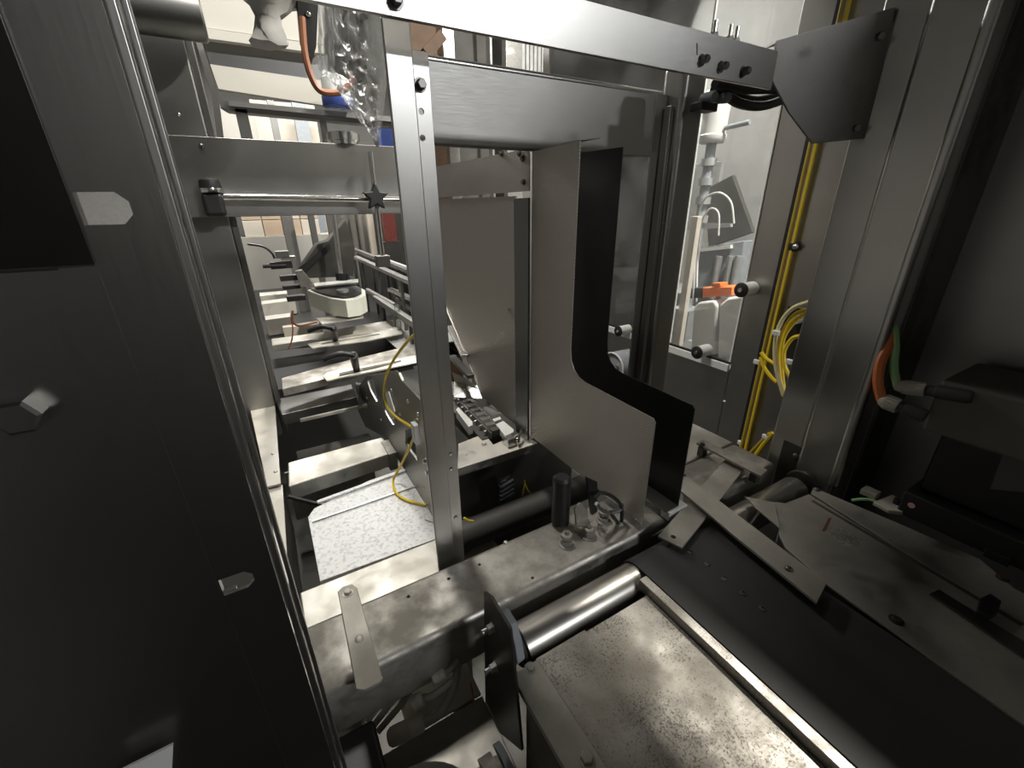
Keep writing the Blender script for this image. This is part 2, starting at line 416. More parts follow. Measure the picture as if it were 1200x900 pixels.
w = prism('corner_sheet', [(-0.156, 0.285, 1.089), (-0.125, 0.285, 1.09), (-0.139, 0.285, 1.042)], (0, .002, 0), 'white_plastic')
tag(w, 'white triangular sheet corner at the bottom left edge', 'sheet')

# ================================================================== FRAME: posts, beams, rails
# front cross beam, rounded edges, drilled
fb = thing('cross_beam', 'dusty rounded steel cross beam in front of the tray and post', 'beam', (0.45, .465, .80))
body = box('body', (-0.40, .410, .805), (0.93, .5205, .900), 'dusty_steel', fb, bevel=.011, seg=4)
hl = MB()
for p in [(0.095, 0.492, 0.9), (0.161, 0.492, 0.9), (0.216, 0.493, 0.9), (0.277, 0.425, 0.9)]:
    hl.cyl((p[0], p[1], .86), (p[0], p[1], .93), .0028, 14)
cut(body, hl)
dome((0.278, 0.514, 0.9), (0, 0, 1), .0045, fb, 'dusty_bright')
bb = thing('rear_beam', 'pale dusty steel beam between the front cross beam and the white tray', 'beam', (0.1, .75, .60))
box('body', (-0.066, .700, .61), (0.36, .799, .700), 'dusty_bright', bb, bevel=.004)
box('front_ledge', (-0.066, .662, .66), (0.016, .6995, .7005), 'dusty_bright', bb, bevel=.004)
st = thing('strap_plate', 'worn steel strap plate with two bolts across the beam end', 'plate', (0.005, .46, .9))
prism('strap', [(0.003, 0.547, 0.905), (0.011, 0.553, 0.905), (0.025, 0.551, 0.905), (0.03, 0.54, 0.905), (0.029, 0.383, 0.905), (0.025, 0.38, 0.905), (0.007, 0.38, 0.905), (-0.002, 0.386, 0.905)], (0, 0, .005), 'plate_steel', st, bevel=.001)
bolt((0.016, 0.536, 0.91), (0, 0, 1), .0058, st, 'dusty_bright')
dome((0.015, 0.451, 0.91), (0, 0, 1), .0058, st, 'dusty_bright')

# legs carrying the upper beam
FY = .660
LY = .545
lp = thing('frame_post', 'bright stainless angle post standing between the tray and the chute', 'post', (.18, LY + .02, .45))
ch = box('web', (.1623, LY, .4505), (.1930, LY + .005, 1.631), 'post_steel', lp, bevel=.0016, seg=3)
box('return_flange', (.1887, LY + .0052, .4505), (.1936, LY + .028, 1.631), 'post_steel', lp, bevel=.0012)
fg = box('flange', (.1938, LY + .010, .4505), (.2147, LY + .0135, 1.6095), 'post_steel', lp, bevel=.0005)
hl = MB()
for p in [(0.201, 0.555, 1.551), (0.2, 0.555, 1.524), (0.204, 0.555, 1.085), (0.203, 0.555, 1.057), (0.204, 0.555, 0.959)]:
    hl.cyl((p[0], LY - .05, p[2]), (p[0], LY + .08, p[2]), .0036, 12)
cut(fg, hl)
bolt((0.202, 0.555, 1.577), (0, -1, 0), .0056, lp, 'stainless_dark', h=.009)
rp = thing('frame_post', 'stainless post with rounded edge right of the black chute sheet', 'post', (.78, FY + .02, .6))
ch = box('channel', (.752, FY - .006, .60), (.816, FY + .05, 1.69), 'stainless_v', rp, bevel=.012, seg=5)
fg = box('flange', (.719, FY + .028, .60), (.7515, FY + .032, 1.64), 'stainless_v', rp, bevel=.0005)
box('lip', (.740, FY + .010, .60), (.7515, FY + .0275, 1.62), 'stainless_v', rp, bevel=.002)
hl = MB()
for p in [(0.755, 0.688, 1.574), (0.755, 0.688, 1.539)]:
    hl.cyl((p[0], FY, p[2]), (p[0], FY + .09, p[2]), .004, 12)
cut(fg, hl)
bolt((0.755, 0.688, 1.609), (0, -1, 0), .0065, rp, 'polished', h=.014)
ub = thing('upper_beam', 'wide brushed stainless beam bridging the two frame posts', 'beam', (.58, .80, 1.545))
box('web', (.245, .7905, 1.5475), (.868, .7965, 1.6705), 'beam_steel', ub, bevel=.002)
MB().cyl((.245, .7965, 1.6685), (.868, .7965, 1.6685), .0068, 14).build('rolled_edge', 'stainless_bright', ub, smooth=True)
MB().cyl((.245, .7965, 1.5505), (.868, .7965, 1.5505), .006, 14).build('rolled_edge', 'stainless_dull', ub, smooth=True)
box('back_web', (.245, .797, 1.551), (.868, .815, 1.668), 'stainless_dull', ub)

# top rail and its gusset to the column
tr = thing('top_rail', 'long stainless rail across the top ending at the gusset', 'rail', (.3, .52, 1.6))
rl = box('web', (-.30, .500, 1.617), (.779, .506, 1.668), 'stainless', tr, bevel=.0008)
box('top_flange', (-.30, .5062, 1.662), (.779, .522, 1.668), 'stainless_dark', tr, bevel=.001)
sl = MB().prism([(0.588, 0.49, 1.653), (0.591, 0.49, 1.653), (0.594, 0.49, 1.64), (0.591, 0.49, 1.64)], (0, .03, 0))
cut(rl, sl)
for k, p in enumerate([(0.603, 0.5, 1.635), (0.646, 0.5, 1.632), (0.699, 0.5, 1.632)]):
    bolt(p, (0, -1, 0), .0055, tr, 'polished' if k < 2 else 'stainless_dark', h=.012)
for p in [(0.164, 0.5, 1.63)]:
    bolt(p, (0, -1, 0), .006, tr, 'stainless_dark', h=.010)
for px_, y_ in ((.640, .514), (.675, .514), (.690, .514)):
    MB().cyl((px_, y_, 1.668), (px_, y_, 1.690), .003, 10).lathe((px_, y_, 1.668), (0, 0, 1), [(.006, 0), (.006, .007), (.0045, .008)], 6).build('stud', 'stainless_bright', tr)
gs = thing('gusset_plate', 'bent stainless gusset plate bolting the rail to the right column', 'bracket', (.86, .465, 1.55))
GN = Vector((.08, .17, 0)).normalized() * .004
prism('plate', [(0.781, 0.502, 1.629), (0.776, 0.505, 1.682), (0.944, 0.426, 1.727), (0.953, 0.421, 1.548), (0.865, 0.462, 1.54), (0.817, 0.485, 1.585)], GN, 'gusset_steel', gs, bevel=.0008)
GF = Vector((-.08, -.17, 0)).normalized()
prism('top_lip', [(0.776, 0.505, 1.682), (0.944, 0.426, 1.727), offs([(0.944, 0.426, 1.727)], GF * -.03)[0], offs([(0.776, 0.505, 1.682)], GF * -.03)[0]], (0, 0, -.003), 'stainless_dark', gs)
for p in ((0.93, 0.432, 1.689), (0.931, 0.432, 1.563)):
    bolt(p, tuple(GF), .0062, gs, 'stainless_dull', h=.006, washer=False)

# right column and side sheet, then sheets added to block light
co = thing('column', 'tall folded stainless column at the right with a vertical seam', 'column', (.99, .38, 0))
box('face_sheet', (.950, .3815, 0), (1.03, .447, 1.78), 'stainless_v', co, bevel=.004)
box('face_sheet', (.944, .306, 0), (1.03, .3795, 1.78), 'stainless_v', co, bevel=.006, seg=4)
box('seam', (.955, .3790, 0), (1.02, .3820, 1.78), 'black_dusty', co, bevel=0)
MB().cyl((.950, .375, .90), (.950, .375, 1.78), .0065, 12).build('rolled_edge', 'stainless_v', co, smooth=True)
MB().cyl((.952, .308, .90), (.952, .308, 1.78), .010, 14).build('rolled_edge', 'stainless_v', co, smooth=True)
sp = thing('side_sheet', 'dark stainless enclosure sheet behind the black motor', 'panel', (1.15, -.1, 0))
box('sheet', (1.15, -.88, 0.0), (1.155, .450, 2.20), 'side_steel', sp, bevel=0)  # unseen top and rear edge extended to shape the light patch
box('return_edge', (1.0295, .300, 0.0), (1.156, .3062, 1.78), 'dark_steel', sp, bevel=0)

rf = thing('shade_roof', 'unseen dark sheet added to shade the front of the machine', 'roof', (.2, 0, 2.15))  # unseen sheet added to keep the lamps off the front deck
box('sheet', (-.85, -.12, 2.15), (1.072, .865, 2.158), 'dark_steel', rf, bevel=0)
box('corner_sheet', (1.0722, .385, 2.15), (1.149, .865, 2.158), 'dark_steel', rf, bevel=0)  # added tongue that trims the light patch on the deck
for x, y in ((-.84, -.12), (1.03, -.14)):
    box('post', (x, y, 0), (x + .02, y + .02, 2.1498), 'dark_steel', rf)  # uprights added only to carry the shading sheet
tag(box('light_block_sheet', (-.80, -.90, .30), (1.15, -.895, 1.56), 'dark_steel'), 'unseen dark sheet added behind the camera to block lamp light', 'panel')  # unseen, added to stop the rear lamp lighting the deck

# ================================================================== CHUTE (two L shaped sheets) and guides behind it
def lprof(x, yb, ytop=1.545):
    return [(x, .4095, .921), (x, .4095, 1.1245), (x, .415, 1.1305), (x, .585, 1.1325), (x, .605, 1.136), (x, .622, 1.147), (x, .632, 1.163), (x, .6355, 1.185), (x, .634, ytop), (x, yb, 1.5425), (x, yb, .921)]
cs = thing('chute_sheet', 'textured grey L-shaped chute sheet facing the camera', 'sheet', (.498, .6, .92))
prism('sheet', lprof(.498, .7795), (.002, 0, 0), 'linen_steel', cs)
prism('top_lip', [(.498, .634, 1.545), (.498, .70, 1.545), (.515, .70, 1.546), (.524, .615, 1.547)], (0, 0, .0015), 'stainless_bright', cs)
bs = thing('chute_sheet', 'black L-shaped chute sheet behind the textured grey one', 'sheet', (.59, .6, .92))
prism('sheet', lprof(.592, .80, 1.540), (.002, 0, 0), 'black_sheet', bs)
prism('foot_lip', [(.592, .4095, .923), (.592, .60, .923), (.56, .60, .921), (.56, .4095, .921)], (0, 0, -.0015), 'dark_steel', bs)
fs = thing('guide_sheet', 'grey textured guide sheet with sloped end behind the post', 'sheet', (.50, 1.0, .92))
prism('sheet', [(.4985, .843, .917), (.4985, .843, 1.466), (.4985, 1.30, 1.466), (.4985, 1.30, 1.14), (.4985, 1.06, .930), (.4985, 1.04, .921)], (.002, 0, 0), 'linen_steel', fs)
prism('bright_edge', [(.4975, 1.30, 1.14), (.4975, 1.06, .930), (.4975, 1.056, .934), (.4975, 1.296, 1.144)], (.003, 0, 0), 'stainless_bright', fs)
up = thing('upright_strip', 'narrow dark upright strip between the two grey sheets', 'strip', (.495, .81, .9))
box('strip', (.492, .784, .905), (.4975, .842, 1.462), 'stainless_dark', up, bevel=.0008)
hp = thing('header_plate', 'stainless header plate with small bolts under the upper beam', 'plate', (.494, 1.0, 1.47))
prism('plate', [(.495, .786, 1.474), (.495, .786, 1.540), (.495, .790, 1.545), (.495, .82, 1.5452), (.495, .83, 1.549), (.495, 1.38, 1.552), (.495, 1.38, 1.470)], (.003, 0, 0), 'linen_steel', hp)
for pts in ([(0.498, 0.872, 1.214), (0.498, 0.873, 1.221), (0.498, 0.882, 1.219), (0.498, 0.881, 1.213), (0.498, 0.87, 1.206), (0.498, 0.86, 1.199), (0.498, 0.846, 1.193)], [(0.498, 0.854, 1.212), (0.498, 0.848, 1.206), (0.498, 0.843, 1.199)]):
    MB().tube(pts, .0008, 6, n=3).build('pen_scribble', 'black_dusty', fs, smooth=True)
for p in [(0.495, 0.808, 1.533), (0.495, 0.805, 1.491), (0.495, 0.821, 1.543), (0.495, 0.894, 1.549)]:
    bolt(p, (-1, 0, 0), .0048, hp, 'stainless_dark')

# ================================================================== ROLLER, BELT AND DECK
ro = thing('drive_roller', 'worn steel roller running under the belt end', 'roller', (.55, .358, .83))
RZ, RY, RR = .868, .358, .0295
MB().lathe((.212, RY, RZ), (1, 0, 0), [(.022, -.001), (RR - .003, 0), (RR, .002), (RR, .70), (RR - .003, .702), (.022, .703)], 40).build('drum', 'roller_steel', ro, smooth=True)
MB().lathe((.186, RY, RZ), (1, 0, 0), [(.011, 0), (.011, .012), (.017, .0125), (.017, .0255)], 24).build('shaft', 'dark_steel', ro, smooth=True)
MB().lathe((.205, RY, RZ), (1, 0, 0), [(.0255, 0), (.0275, .003), (.0275, .0055)], 30).build('end_ring', 'black_dusty', ro, smooth=True)
MB().lathe((.9145, RY, RZ), (1, 0, 0), [(.014, 0), (.014, .02)], 20).build('shaft', 'dark_steel', ro, smooth=True)
lb = thing('bearing_bracket', 'dark bracket plate with bolts holding the near roller end', 'bracket', (.17, .36, .7))
prism('plate', [(0.166, 0.37, 0.988), (0.166, 0.35, 0.999), (0.166, 0.303, 0.996), (0.166, 0.298, 0.966), (0.166, 0.277, 0.799), (0.166, 0.389, 0.687)], (.004, 0, 0), 'dark_steel', lb, bevel=.0005)
MB().prism([(0.182, 0.357, 0.958), (0.182, 0.347, 0.976), (0.182, 0.333, 0.989), (0.182, 0.312, 0.988), (0.182, 0.299, 0.968), (0.182, 0.293, 0.945), (0.182, 0.332, 0.872), (0.182, 0.357, 0.85)], (-.0115, 0, 0)).build('flange_bearing', 'casting', lb, bevel=.002)
for p in [(0.166, 0.346, 0.95), (0.166, 0.343, 0.878)]:
    mb = MB().cyl(p, (p[0] - .016, p[1], p[2]), .0038, 12)
    mb.lathe((p[0], p[1], p[2]), (-1, 0, 0), [(.0078, 0), (.0078, .0012), (.0066, .0013), (.0066, .008), (.005, .0085)], 6)
    mb.build('bolt', 'stainless_bright', lb)
rb = thing('roller_bearing', 'dark round bearing and small plate at the far roller end', 'bearing', (.94, .36, .83))
MB().lathe((.9345, RY, RZ), (1, 0, 0), [(.020, 0), (.034, .003), (.036, .009), (.036, .013)], 26).build('housing', 'dark_steel', rb, smooth=True)
box('plate', (.9478, .300, .83), (.9495, .420, .952), 'dark_steel', rb)
dome((0.948, 0.387, 0.926), (-1, 0, 0), .008, rb, 'dark_steel')

be = thing('conveyor_belt', 'wide dark conveyor belt running over the roller to the lower right', 'belt', (.54, 0, .83))
prof = [(-.9, RZ + RR + .0035)]
for k in range(13):
    a = math.pi / 2 - math.pi * k / 12
    prof.append((RY + math.cos(a) * (RR + .0035), RZ + math.sin(a) * (RR + .0035)))
prof.append((-.9, RZ - RR - .0035))
inner = [(y if y < 0 else RY + (y - RY) * .93, RZ + (z - RZ) * .93) for y, z in reversed(prof)]
BX0, BX1 = .437, .646
MB().prism([(BX0, y, z) for y, z in prof + inner], (BX1 - BX0, 0, 0)).build('belt', 'belt_rubber', be)
BT = RZ + RR + .0035
for p in [(0.536, 0.333, 0.901), (0.539, 0.301, 0.901), (0.536, 0.268, 0.901), (0.536, 0.236, 0.901), (0.535, 0.205, 0.901), (0.618, 0.298, 0.901)]:
    MB().lathe((p[0], p[1], BT - .001), (0, 0, 1), [(.0055, 0), (.0050, .0018), (.003, .0024), (.0028, .0012)], 12).build('belt_rivet', 'dark_steel', be, smooth=True)
er = box('edge_rail', (.4205, -.6, .880), (.4355, .336, .9005), 'scuffed_strip', bevel=.0012)
tag(er, 'speckled narrow steel rail along the left edge of the belt', 'rail')
dp = thing('deck_plate', 'scuffed speckled steel deck plate at the bottom centre', 'plate', (.3, 0, .88))
box('plate', (.2155, -.6, .878), (.419, .317, .886), 'scuffed_steel', dp, bevel=.001)
box('side_plate', (.1745, -.6, .880), (.2145, .316, .8905), 'plate_steel', dp, bevel=.0012)
bolt((0.201, 0.311, 0.89), (0, 0, 1), .0058, dp, 'plate_steel', h=.003)
bolt((0.201, 0.196, 0.89), (0, 0, 1), .0075, dp, 'plate_steel', h=.005)
box('lip', (.2155, .317, .872), (.300, .3215, .884), 'dusty_steel', dp, bevel=.001)
box('side_skirt', (.1745, -.6, .70), (.178, .28, .8798), 'dark_steel', dp)

# right deck plates
gp = thing('guide_plate', 'broad worn guide plate with a bent front edge right of the belt', 'plate', (.75, .1, .88))
prism('top', [(0.784, 0.334, 0.905), (0.797, 0.321, 0.905), (0.866, 0.313, 0.905), (0.827, 0.11, 0.905), (0.812, 0.005, 0.905), (0.819, -0.086, 0.905), (0.63, -0.141, 0.905), (0.645, 0.045, 0.905), (0.658, 0.178, 0.905), (0.68, 0.254, 0.905), (0.699, 0.275, 0.905)], (0, 0, -.004), 'plate_steel', gp, bevel=.0008)
prism('front_skirt', [(0.659, 0.179, 0.904), (0.646, 0.045, 0.904), (0.631, -0.141, 0.904), offs([(0.631, -0.141, 0.904)], (0, 0, -.05))[0], offs([(0.646, 0.045, 0.904)], (0, 0, -.05))[0], offs([(0.659, 0.179, 0.904)], (0, 0, -.05))[0]], (.003, 0, 0), 'dark_steel', gp)
MB().lathe((0.674, 0.098, 0.905), (0, 0, 1), [(.009, -.001), (.009, .0008), (.0055, .0012), (.0055, .0035), (.004, .004)], 18).build('bolt', 'dark_steel', gp)
prism('rust_smear', [(0.822, 0.256, 0.905), (0.828, 0.253, 0.905), (0.78, 0.24, 0.905), (0.775, 0.244, 0.905)], (0, 0, .0003), 'rust_mark', gp)
prism('scuff', [(0.779, 0.242, 0.905), (0.811, 0.231, 0.905), (0.812, 0.195, 0.905), (0.791, 0.192, 0.905), (0.769, 0.205, 0.905), (0.776, 0.224, 0.905)], (0, 0, .0003), 'scuffed_strip', gp)
op = thing('outer_plate', 'long worn outer plate behind the guide plate beside the motor', 'plate', (.88, .1, .88))
prism('top', [(0.897, 0.32, 0.905), (0.917, 0.173, 0.905), (0.926, 0.078, 0.905), (0.891, 0.031, 0.905), (0.89, -0.078, 0.905), (0.82, -0.086, 0.905), (0.818, 0.006, 0.905), (0.832, 0.11, 0.905), (0.872, 0.312, 0.905)], (0, 0, -.004), 'plate_steel', op, bevel=.0008)
dome((0.894, 0.312, 0.905), (0, 0, 1), .006, op, 'dark_steel')
MB().lathe((0.902, 0.047, 0.905), (0, 0, 1), [(.008, -.001), (.008, .0008), (.005, .001), (.005, .004)], 18).build('bolt', 'dark_steel', op)
prism('slot_line', [(0.846, 0.299, 0.905), (0.853, 0.298, 0.905), (0.818, 0.006, 0.905), (0.809, 0.007, 0.905)], (0, 0, .0003), 'black_dusty', op)
bk = prism('stop_block', [(0.807, 0.05, 0.906), (0.828, 0.046, 0.906), (0.824, 0.033, 0.906), (0.797, 0.03, 0.906), (0.772, 0.034, 0.906), (0.775, 0.045, 0.906)], (0, 0, .012), 'black_plastic', bevel=.001)
tag(bk, 'small black stop block on the guide plate near the slot', 'block')
ch2 = prism('channel_shade', [(0.766, 0.092, 0.906), (0.787, 0.088, 0.906), (0.771, -0.047, 0.906), (0.738, -0.039, 0.906)], (0, 0, .0025), 'dark_steel', bevel=.0005)  # flat dark strip painted in for the shade of a recessed channel
tag(ch2, 'dark strip standing in for the shaded channel in the guide plate', 'bar')

lg = thing('guide_bar', 'long flat steel guide bar lying diagonally over the belt', 'bar', (.63, .3, .91))
prism('bar', [(0.673, 0.469, 0.918), (0.685, 0.468, 0.918), (0.668, 0.358, 0.918), (0.64, 0.175, 0.918), (0.59, 0.164, 0.918), (0.611, 0.307, 0.918), (0.634, 0.439, 0.918)], (0, 0, .005), 'plate_steel', lg, bevel=.0006)
dome((0.616, 0.218, 0.923), (0, 0, 1), .0058, lg, 'dark_steel')
dome((0.682, 0.469, 0.923), (0, 0, 1), .004, lg, 'dark_steel')
xb = thing('cross_strap', 'flat strap with end holes crossing under the long guide bar', 'strap', (.62, .42, .90))
sb = prism('strap', [(0.832, 0.474, 0.911), (0.845, 0.432, 0.911), (0.519, 0.338, 0.911), (0.506, 0.378, 0.911)], (0, 0, .004), 'plate_steel', xb, bevel=.0005)
hl = MB()
for p, r in (((0.82, 0.448, 0.915), .004), ((0.527, 0.363, 0.915), .0045)):
    hl.cyl((p[0], p[1], .90), (p[0], p[1], .93), r, 14)
cut(sb, hl)
ub2 = thing('raised_bar', 'short flat bar raised on blocks in front of the window door', 'bar', (.75, .56, .9))
prism('bar', [(0.804, 0.536, 0.925), (0.831, 0.538, 0.925), (0.837, 0.386, 0.925), (0.805, 0.381, 0.925)], (0, 0, .005), 'dusty_steel', ub2, bevel=.0006)
for p in ((0.811, 0.522, 0.925), (0.821, 0.4, 0.925)):
    box('block', (p[0] - .008, p[1] - .008, .9005), (p[0] + .008, p[1] + .008, .9248), 'dark_steel', ub2)
bolt((0.808, 0.523, 0.93), (0, 0, 1), .005, ub2, 'dark_steel')
sd = box('side_deck', (.655, .522, .80), (.93, .650, .8995), 'dusty_bright', bevel=.003)
tag(sd, 'pale steel deck behind the black chute sheet and flat straps', 'deck')
tn = prism('tongue_plate', [(0.741, 0.371, 0.908), (0.774, 0.329, 0.908), (0.711, 0.284, 0.908), (0.725, 0.329, 0.908)], (0, 0, .003), 'plate_steel', bevel=.0005)
tag(tn, 'small pointed tongue plate between guide bar and guide plate', 'plate')

# ================================================================== INNER CONVEYOR behind the tray
ty = thing('drip_tray', 'bright white speckled tray lying between the conveyor beams', 'tray', (.1, .95, .68))
prism('pan', [(-0.024, 0.808, 0.7), (0.24, 0.8, 0.7), (0.261, 0.858, 0.7), (0.261, 1.137, 0.7), (0.148, 1.128, 0.7), (-0.004, 1.076, 0.7), (-0.022, 1.047, 0.7)], (0, 0, -.012), 'tray_white', ty, bevel=.001)
MB().bar((0.261, 1.119, 0.701), (0.007, 1.093, 0.701), .012, .006).build('rim', 'tray_white', ty, bevel=.001)
MB().bar((0.265, 1.027, 0.701), (-0.015, 1.018, 0.701), .005, .004).build('rib', 'galvanised', ty, bevel=.001)
scrap_pts = [(0.239, 0.878, 0.701), (0.251, 0.86, 0.701), (0.261, 0.85, 0.701)]
tag(tube('scrap_strip', scrap_pts, .0016, 'grey_cable'), 'thin dark scrap strip lying on the white tray', 'scrap')

lpz = thing('side_member', 'pale steel side member running back along the left of the tray', 'beam', (-.1, 1.3, .5))
prism('top', [(-0.152, 1.971, 0.73), (-0.053, 1.91, 0.73), (-0.071, 1.201, 0.73), (-0.105, 1.203, 0.73)], (0, 0, -.006), 'dusty_bright', lpz, bevel=.001)
prism('lower_top', [(-0.111, 1.217, 0.718), (-0.068, 1.21, 0.718), (-0.083, 0.777, 0.718), (-0.075, 0.646, 0.718), (-0.085, 0.652, 0.718)], (0, 0, -.006), 'dusty_bright', lpz, bevel=.001)
prism('side', [(-0.069, 1.221, 0.711), (-0.084, 0.785, 0.711), (-0.076, 0.653, 0.711), offs([(-0.076, 0.653, 0.711)], (0, 0, -.16))[0], offs([(-0.069, 1.221, 0.711)], (0, 0, -.16))[0]], (-.006, 0, 0), 'dark_steel', lpz)
for p in ((-0.081, 1.386, 0.73), (-0.08, 1.271, 0.73)):
    dome(p, (0, 0, 1), .006, lpz, 'dusty_bright')

cb = thing('cross_member', 'pale steel cross member nearest behind the white tray', 'beam', (.1, 1.22, .6))
prism('tube', [(-0.046, 1.326, 0.72), (0.248, 1.332, 0.72), (0.259, 1.216, 0.72), (-0.054, 1.189, 0.72)], (0, 0, -.05), 'dusty_bright', cb, bevel=.004)
box('end_plate', (.2345, 1.205, .66), (.2612, 1.30, .7225), 'dusty_steel', cb)
prism('foot_web', [(-.06, 1.30, .70), (.20, 1.30, .70), (.20, 1.30, .52), (-.06, 1.30, .52)], (0, .006, 0), 'dusty_steel', cb)
MB().tube([(-.06, 1.17, .70), (.02, 1.14, .66), (.10, 1.10, .655)], .006, 8).build('hose', 'black_plastic', cb, smooth=True)
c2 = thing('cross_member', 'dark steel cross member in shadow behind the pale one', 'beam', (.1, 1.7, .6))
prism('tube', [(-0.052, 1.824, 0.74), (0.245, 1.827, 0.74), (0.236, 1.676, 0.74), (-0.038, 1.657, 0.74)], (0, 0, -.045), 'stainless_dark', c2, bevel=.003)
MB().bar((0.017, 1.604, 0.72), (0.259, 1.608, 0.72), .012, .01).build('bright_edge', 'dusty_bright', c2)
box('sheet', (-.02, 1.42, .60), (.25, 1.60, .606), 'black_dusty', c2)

# side plate with cut-outs
sp2 = thing('side_plate', 'dark conveyor side plate with slots left of the post', 'plate', (.262, 1.1, .7))
pl = prism('plate', [(0.262, 1.919, 0.582), (0.262, 1.738, 0.76), (0.262, 1.524, 0.879), (0.262, 1.092, 1.038), (0.262, 1.058, 1.044), (0.262, 1.032, 1.031), (0.262, 0.815, 1.034), (0.262, 0.84, 0.705), (0.262, 1.141, 0.697), (0.262, 1.348, 0.704), (0.262, 1.758, 0.557)], (.006, 0, 0), 'stainless_dull', sp2)
ct = MB()
ct.prism(offs([(0.262, 1.54, 0.853), (0.262, 1.405, 0.907), (0.262, 1.388, 0.83), (0.262, 1.421, 0.813), (0.262, 1.503, 0.825)], (-.02, 0, 0)), (.05, 0, 0))
ct.prism(offs([(0.262, 1.294, 0.904), (0.262, 1.226, 0.938), (0.262, 1.181, 0.913), (0.262, 1.148, 0.904), (0.262, 1.178, 0.833), (0.262, 1.213, 0.817), (0.262, 1.322, 0.825)], (-.02, 0, 0)), (.05, 0, 0))
ct.prism(offs([(0.262, 1.06, 0.871), (0.262, 0.995, 0.908), (0.262, 0.974, 0.884), (0.262, 0.973, 0.819), (0.262, 1.041, 0.815), (0.262, 1.08, 0.817)], (-.02, 0, 0)), (.05, 0, 0))
cut(pl, ct)
for p in ((0.262, 1.162, 0.956), (0.262, 1.096, 0.907), (0.262, 0.997, 0.986), (0.262, 0.917, 0.984), (0.262, 1.598, 0.76), (0.262, 1.377, 0.762), (0.262, 0.936, 0.754)):
    dome(p, (-1, 0, 0), .005, sp2, 'stainless_bright')
for p in ((0.262, 0.894, 0.863), (0.262, 0.882, 0.837), (0.262, 0.931, 0.957)):
    bolt(p, (-1, 0, 0), .007, sp2, 'stainless_bright')
MB().lathe((0.262, 1.823, 0.713), (-1, 0, 0), [(.018, -.03), (.030, -.004), (.030, 0), (.02, .001)], 20).build('boss', 'white_plastic', sp2, smooth=True)
MB().prism([(0.256, 1.259, 0.907), (0.256, 1.182, 0.945), (0.256, 1.138, 0.898), (0.256, 1.176, 0.854), (0.256, 1.249, 0.863)], (.004, 0, 0)).build('inner_guide', 'white_plastic', sp2)

yc = thing('yellow_cable', 'yellow cable hanging in an S bend in front of the side plate', 'cable', (.25, 1.0, .75))
tube('cord', [(0.24, 0.797, 1.218), (0.24, 0.872, 1.179), (0.24, 0.994, 1.106), (0.24, 1.115, 1.017), (0.24, 1.168, 0.945), (0.24, 1.136, 0.914), (0.24, 1.038, 0.925), (0.24, 0.924, 0.954), (0.24, 0.884, 0.957), (0.24, 0.939, 0.891), (0.235, 1.049, 0.772), (0.212, 1.07, 0.715), (0.205, 1.023, 0.706), (0.22, 0.975, 0.706), (0.259, 0.926, 0.706)], .0034, 'yellow_cable', yc)
MB().box(offs([(0.24, 0.903, 0.938)], (-.006, -.012, -.008))[0], offs([(0.24, 0.854, 0.976)], (.006, .012, .006))[0]).build('cable_tie', 'white_plastic', yc, bevel=.002)

# bars carrying clamp handles
def slotted(label, poly, hole, up, p, q, r_, mat='dusty_bright'):
    """slotted bar carrying a clamp lever: p hub top, q lever end, r_ foot of the hub"""
    t = thing('adjuster_bar', label, 'bar', poly[0])
    o = prism('bar', poly, (0, 0, up), mat, t, bevel=.001)
    cut(o, MB().prism(offs(hole, (0, 0, -.05)), (0, 0, .1)))
    p, q, r_ = Vector(p), Vector(q), Vector(r_)
    hb = MB().cyl(r_, p, .013, 14, r2=.015).build('clamp_handle', 'black_plastic', t, smooth=True)
    mid = p.lerp(q, .45) + Vector((0, 0, .012))
    MB().tube([p, mid, q], .0095, 10).build('lever', 'black_plastic', hb, smooth=True)
    MB().cyl(p - Vector((0, 0, .002)), p + Vector((0, 0, .01)), .008, 12).build('screw_cap', 'polished', hb, smooth=True)
    return t
slotted('pale slotted adjuster bar with the nearer black clamp lever', [(0.125, 1.655, 0.86), (0.132, 1.601, 0.86), (0.279, 1.611, 0.86), (0.492, 1.615, 0.86), (0.524, 1.709, 0.86), (0.291, 1.693, 0.86), (0.148, 1.692, 0.86)], [(0.177, 1.622, 0.86), (0.316, 1.631, 0.86), (0.426, 1.656, 0.86), (0.432, 1.677, 0.86), (0.326, 1.671, 0.86), (0.186, 1.658, 0.86)], -.006, (0.229, 1.538, 0.96), (0.13, 1.552, 0.955), (0.25, 1.658, 0.861))
slotted('pale slotted adjuster bar with the farther black clamp lever', [(0.123, 2.135, 0.86), (0.135, 2.052, 0.86), (0.375, 2.04, 0.86), (0.553, 2.065, 0.86), (0.601, 2.228, 0.86), (0.399, 2.145, 0.86), (0.142, 2.139, 0.86)], [(0.176, 2.086, 0.86), (0.367, 2.095, 0.86), (0.454, 2.11, 0.86), (0.457, 2.125, 0.86), (0.374, 2.125, 0.86), (0.184, 2.113, 0.86)], -.006, (0.227, 1.957, 0.96), (0.128, 1.992, 0.955), (0.248, 2.133, 0.861))
b1 = prism('conveyor_crossbar', [(-0.018, 2.4, 0.84), (0.164, 2.394, 0.84), (0.663, 2.459, 0.84), (0.592, 2.219, 0.84), (0.15, 2.276, 0.84), (-0.021, 2.269, 0.84)], (0, 0, -.03), 'dusty_bright', bevel=.002)
tag(b1, 'pale crossbar under the farther clamp handle', 'crossbar')
b2 = prism('conveyor_crossbar', [(-0.011, 1.776, 0.84), (0.166, 1.834, 0.84), (0.597, 1.927, 0.84), (0.538, 1.756, 0.84), (0.143, 1.681, 0.84), (-0.016, 1.653, 0.84)], (0, 0, -.03), 'dusty_steel', bevel=.002)
tag(b2, 'grey crossbar under the nearer clamp handle', 'crossbar')
